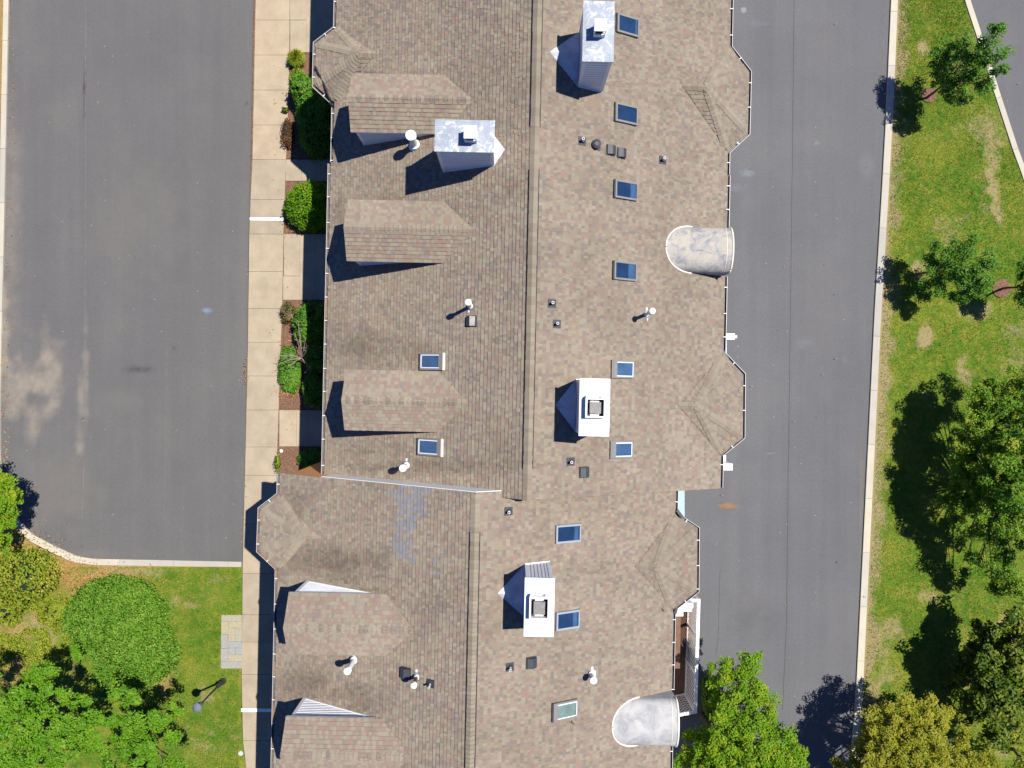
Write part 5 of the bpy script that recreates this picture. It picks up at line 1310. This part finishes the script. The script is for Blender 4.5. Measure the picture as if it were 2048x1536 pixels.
shrub('round_shrub', 'smaller front juniper dome leaning against the broader mound', (283, 1290), 1.65, 1.55, 1.95, 'juniper', 0.105, 32000, 'clipped juniper domes', 0.16, upb=0.25)
shrub('leafy_shrub', 'low bright green shrub beside the left flank of the juniper mound', (118, 1225), 0.85, 0.65, 0.5, 'yellowgreen', 0.10, 3200, None, 0.35)
shrub('leafy_shrub', 'loose yellow green shrub over fallen leaves below the curved kerb', (62, 1150), 1.15, 1.25, 1.2, 'yellowgreen', 0.12, 5200, None, 0.4)
shrub('leafy_shrub', 'yellow green shrub half cut by the left edge, next to the leaf strewn ground', (8, 1190), 1.0, 1.2, 0.9, 'yellowgreen', 0.12, 3600, None, 0.4)
tree('small_tree', 'bushy green tree at the left edge whose shade falls on the car park corner', 'tree', (8, 1010),
     [(2, 960, 2.6, 0.6), (22, 965, 2.8, 0.4), (10, 1000, 3.2, 0.7), (28, 1005, 3.0, 0.35), (10, 1045, 2.8, 0.6), (24, 1040, 2.8, 0.35), (5, 1080, 2.4, 0.45), (-30, 1000, 3.6, 1.1), (-20, 1060, 3.0, 0.8), (-15, 940, 2.4, 0.5), (30, 985, 3.6, 0.3)], 'bright', 0.12, 9.5, 0.7, 0.08, csize=0.25, per=40)
# --- planting beds along the front
GB = 'shrubs in the beds along the front of the houses'
tuft('grass_clump', 'round olive grass clump at the top of the first planting bed', (598, 124), 0.40, 0.55, 'yellowgreen', 900, None)
tuft('grass_clump', 'short golden grass clump squeezed behind the leafy shrub in the first bed', (600, 160), 0.36, 0.5, 'yellowgreen', 700, None)
shrub('leafy_shrub', 'light green broad leaved shrub at the edge of the shade below the grass clumps', (612, 196), 0.48, 0.85, 1.3, 'shrub', 0.12, 2600, GB, 0.25)
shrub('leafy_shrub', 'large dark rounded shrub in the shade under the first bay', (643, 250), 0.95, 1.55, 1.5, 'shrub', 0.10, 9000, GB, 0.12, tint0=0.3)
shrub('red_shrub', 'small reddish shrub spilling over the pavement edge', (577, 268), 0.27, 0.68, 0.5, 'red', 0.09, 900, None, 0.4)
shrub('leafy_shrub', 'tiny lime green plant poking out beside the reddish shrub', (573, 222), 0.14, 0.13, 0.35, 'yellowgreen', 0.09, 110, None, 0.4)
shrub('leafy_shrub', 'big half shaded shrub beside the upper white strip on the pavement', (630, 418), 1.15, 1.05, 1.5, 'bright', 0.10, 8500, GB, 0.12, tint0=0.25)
shrub('leafy_shrub', 'upright shrub with a sunlit tip just below the wide entry walk', (628, 646), 0.75, 0.98, 1.5, 'shrub', 0.11, 5200, GB, 0.2)
shrub('flowering_shrub', 'small brownish flowering shrub by the pavement below the entry walk', (580, 628), 0.38, 0.48, 0.55, 'pinkish', 0.07, 1300, None, 0.3)
shrub('groundcover_shrub', 'low clipped green groundcover block beside the pavement', (582, 740), 0.50, 0.98, 0.42, 'shrub', 0.10, 3600, None, 0.2, flat_top=True)
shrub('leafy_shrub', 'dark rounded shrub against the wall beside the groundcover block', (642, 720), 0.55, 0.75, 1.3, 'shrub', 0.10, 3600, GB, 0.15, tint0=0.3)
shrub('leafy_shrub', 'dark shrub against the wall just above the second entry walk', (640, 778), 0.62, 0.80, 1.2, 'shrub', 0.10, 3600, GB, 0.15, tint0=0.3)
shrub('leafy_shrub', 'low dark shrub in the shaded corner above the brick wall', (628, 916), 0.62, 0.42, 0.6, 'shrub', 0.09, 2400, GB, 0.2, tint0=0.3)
shrub('leafy_shrub', 'small lime plant at the pavement edge beside the bare mulch', (556, 925), 0.15, 0.38, 0.3, 'yellowgreen', 0.08, 260, None, 0.4)
shrub('leafy_shrub', 'dark low foliage in the gap between the lattice screen and the bright tree', (1420, 1395), 0.4, 1.1, 0.5, 'mid', 0.09, 2200, None, 0.3)
# bare twiggy sapling
bw = P(606, 722, 0.1); e = empty('bare_sapling', bw); tag(e, 'bare pale sapling with spreading twigs in front of the shaded shrubs', 'tree')
mb = MB(); tips = [(590, 668, 2.1), (612, 676, 2.0), (601, 690, 2.2), (566, 705, 1.7), (558, 728, 1.5), (577, 732, 1.6), (622, 736, 1.5), (560, 712, 1.7), (618, 690, 1.8), (596, 640, 1.8), (600, 655, 2.2)]
fk = P(603, 716, 0.9); mb.tube([bw, fk], [0.035, 0.028], 7)
for x, y, z in tips:
    t = P(x, y, z); m1 = fk.lerp(t, 0.5) + Vector((rnd.uniform(-.07, .07), rnd.uniform(-.07, .07), rnd.uniform(-.05, .1))); mb.tube([fk, m1, t], [0.022, 0.015, 0.007], 5)
    for q in range(4):
        s = m1.lerp(t, rnd.uniform(0, 0.9)); mb.tube([s, s + Vector((rnd.uniform(-.25, .25), rnd.uniform(-.25, .25), rnd.uniform(0, .2)))], [0.009, 0.004], 4)
mb.build('trunk', M['twig'], e, bw)

# ------------------------------------------------------------------ loose stuff
def grass(name, quad_fn, n, z):
    C = quad_fn(n); C = C[~np.isnan(C[:, 0])]; n = len(C)
    a = rng.uniform(0, 2 * np.pi, n); ln = rng.uniform(0.05, 0.11, n); tilt = rng.uniform(0.3, 1.1, n)
    d = np.stack([np.cos(a) * ln * tilt, np.sin(a) * ln * tilt, ln * 0.6], -1); w = np.stack([-np.sin(a), np.cos(a), np.zeros(n)], -1) * 0.008
    b = np.stack([C[:, 0], C[:, 1], np.full(n, z)], -1)
    V = np.stack([b - w, b + w, b + d], 1).reshape(-1, 3)
    pt = fbm(C[:, 0] * 0.9, C[:, 1] * 0.9, 41, 4); t = np.clip(0.15 + (pt - 0.35) * 1.3 + rng.normal(size=n) * 0.18, 0, 1)
    o = np_mesh(name, V, np.arange(3 * n).reshape(-1, 3), t, L['blade']); o['kind'] = 'stuff'
    o['label'] = 'mown grass blades on the lawn'
    return o
def right_pts(n):
    py = rng.uniform(-60, 1600, n); l = lin(lawn_l, py) + 4; r = np.minimum(lin(lawn_r, py) - 2, 2110); px = l + (r - l) * rng.uniform(0, 1, n)
    X = (px - 1024) * H / F; Y = (768 - py) * H / F
    keep = np.ones(n, bool); nn = fbm(X * 1.2, Y * 1.2, 21, 5) - 0.5
    for cx, cy, rx, ry, st in DRYR:
        q = np.sqrt(((px - cx) / rx) ** 2 + ((py - cy) / ry) ** 2) + nn * 1.5; keep &= ~((q < 0.75) & (rng.uniform(0, 1, n) < st * 0.8))
    return np.stack([np.where(keep, X, np.nan), Y], -1)
def left_pts(n):
    py = rng.uniform(1140, 1600, n); px = rng.uniform(-40, 480, n); keep = (px < lin(walk_left, py) - 3) & (py > 1142)
    keep &= ~((px > 440) & (py > 1228) & (py < 1339)); nn = rng.uniform(0, 1, n)
    keep &= ~((px < 260) & (nn < 0.7))
    return np.stack([np.where(keep, (px - 1024) * H / F, np.nan), (768 - py) * H / F], -1)
grass('grass', right_pts, 110000, 0.045); grass('grass', left_pts, 52000, 0.10)
# fallen leaves
def fallen(n_spec):
    Cs = []
    for (cx, cy, rx, ry, n, z) in n_spec:
        p = rng.normal(size=(n, 2)) * 0.5; Cs.append(np.stack([(cx + p[:, 0] * rx - 1024) * H / F, (768 - cy - p[:, 1] * ry) * H / F, np.full(n, z) + rng.uniform(0, 0.02, n)], -1))
    C = np.concatenate(Cs); nn = unit(rng.normal(size=C.shape) * 0.3 + np.array([0, 0, 1.0]))
    V, Fc = leaf_quads(C, nn, 0.075, 0.05)
    o = np_mesh('fallen_leaves', V, Fc, rng.uniform(0, 1, len(C)), L['fallen']); o['kind'] = 'stuff'; o['label'] = 'dry tan leaves scattered over ground and kerb'
fallen([(120, 1150, 90, 40, 900, 0.13), (40, 1110, 90, 60, 700, 0.13), (220, 1160, 120, 30, 500, 0.12), (20, 1280, 90, 90, 320, 0.12), (60, 1070, 30, 16, 40, 0.02), (8, 880, 14, 160, 120, 0.02), (14, 600, 10, 700, 90, 0.02), (20, 250, 10, 500, 50, 0.02),
        (585, 270, 30, 90, 60, 0.13), (575, 450, 14, 40, 60, 0.13), (582, 785, 30, 14, 120, 0.13), (575, 690, 30, 40, 60, 0.14), (492, 745, 6, 30, 30, 0.13), (488, 1020, 10, 60, 10, 0.13),
        (1970, 1320, 110, 140, 160, 0.13), (1930, 1440, 60, 80, 60, 0.13), (1970, 880, 80, 160, 60, 0.13), (2030, 720, 60, 90, 40, 0.13), (1800, 900, 500, 1400, 40, 0.13), (300, 600, 500, 900, 26, 0.012), (580, 600, 60, 900, 40, 0.14), (1560, 800, 260, 1200, 14, 0.012)])
def cover(spec):
    Cs = []
    for (cx, cy, rx, ry, n) in spec:
        p = rng.normal(size=(n, 2)) * 0.5; X = (cx + p[:, 0] * rx - 1024) * H / F; Y = (768 - cy - p[:, 1] * ry) * H / F
        k = fbm(X * 1.7, Y * 1.7, 61, 3) > 0.42; Cs.append(np.stack([X[k], Y[k], 0.1 + 0.22 * rng.uniform(0, 1, k.sum()) ** 1.5], -1))
    C = np.concatenate(Cs); nn = unit(rng.normal(size=C.shape) * 0.45 + np.array([0, 0, 1.0])); V, Fc = leaf_quads(C, nn, 0.10, 0.065)
    o = np_mesh('ground_cover', V, Fc, np.clip(rng.normal(0.55, 0.25, len(C)), 0, 1), L['yellowgreen']); o['kind'] = 'stuff'; o['label'] = 'loose yellow green ground cover beside the juniper mound'
cover([(60, 1230, 110, 70, 5200), (20, 1290, 80, 60, 3200), (110, 1260, 60, 50, 2600), (90, 1195, 70, 40, 1800), (10, 1120, 60, 60, 1800)])
# twigs lying on the roof
for h, x, y in ((HS, 1326, 1219), (HS, 1144, 1446)):
    b = on_roof(h, x, y, 0.05); mb = MB()
    for q in range(4):
        a = rnd.uniform(0, 6.28); mb.tube([b, b + Vector((math.cos(a) * 0.09, math.sin(a) * 0.09, 0.03))], [0.018, 0.012], 5)
    w = to_w(b); mb.v = [tuple(to_w(Vector(p)) - w) for p in mb.v]
    o = mb.build('twig', M['bark'], None, (0, 0, 0), loc=w)
    tag(o, 'dark scrap of twig on the shingles near the ' + ('lower right bay' if y < 1300 else 'milky skylight'), 'twig')

# ================================================================== LIGHT, SKY, CAMERA
w = bpy.data.worlds.new('World'); scene.world = w; w.use_nodes = True; nt = w.node_tree; nt.nodes.clear()
sky = nt.nodes.new('ShaderNodeTexSky'); sky.sky_type = 'NISHITA'; sky.sun_disc = False
sky.sun_elevation = math.asin(SUN.z); sky.sun_rotation = math.atan2(SUN.x, SUN.y); sky.altitude = 100; sky.air_density = 1.0; sky.dust_density = 0.2; sky.ozone_density = 3.5
bg = nt.nodes.new('ShaderNodeBackground'); bg.inputs[1].default_value = 0.048; ow = nt.nodes.new('ShaderNodeOutputWorld')
nt.links.new(mix(nt, 1.0, sky.outputs[0], (0.48, 0.76, 1.42), 'MULTIPLY'), bg.inputs[0]); nt.links.new(bg.outputs[0], ow.inputs[0])
ld = bpy.data.lights.new('sun', 'SUN'); ld.energy = 5.0; ld.angle = R(0.5); ld.color = (1.0, 0.955, 0.88)
lo = bpy.data.objects.new('sun', ld); COL.objects.link(lo); lo.rotation_euler = SUN.to_track_quat('Z', 'Y').to_euler(); lo.location = SUN * 60
cam = bpy.data.cameras.new('camera'); cam.sensor_width = 36; cam.lens = 36 * F / 2048; cam.clip_start = 0.5; cam.clip_end = 1500
co = bpy.data.objects.new('camera', cam); COL.objects.link(co); co.location = (0, 0, H); co.rotation_euler = (0, 0, 0); scene.camera = co
scene.view_settings.view_transform = 'Standard'; scene.view_settings.look = 'None'; scene.view_settings.exposure = 0.80; scene.view_settings.gamma = 1.0
scene.render.engine = 'CYCLES'; scene.cycles.use_denoising = True; scene.cycles.max_bounces = 6; scene.cycles.transparent_max_bounces = 4
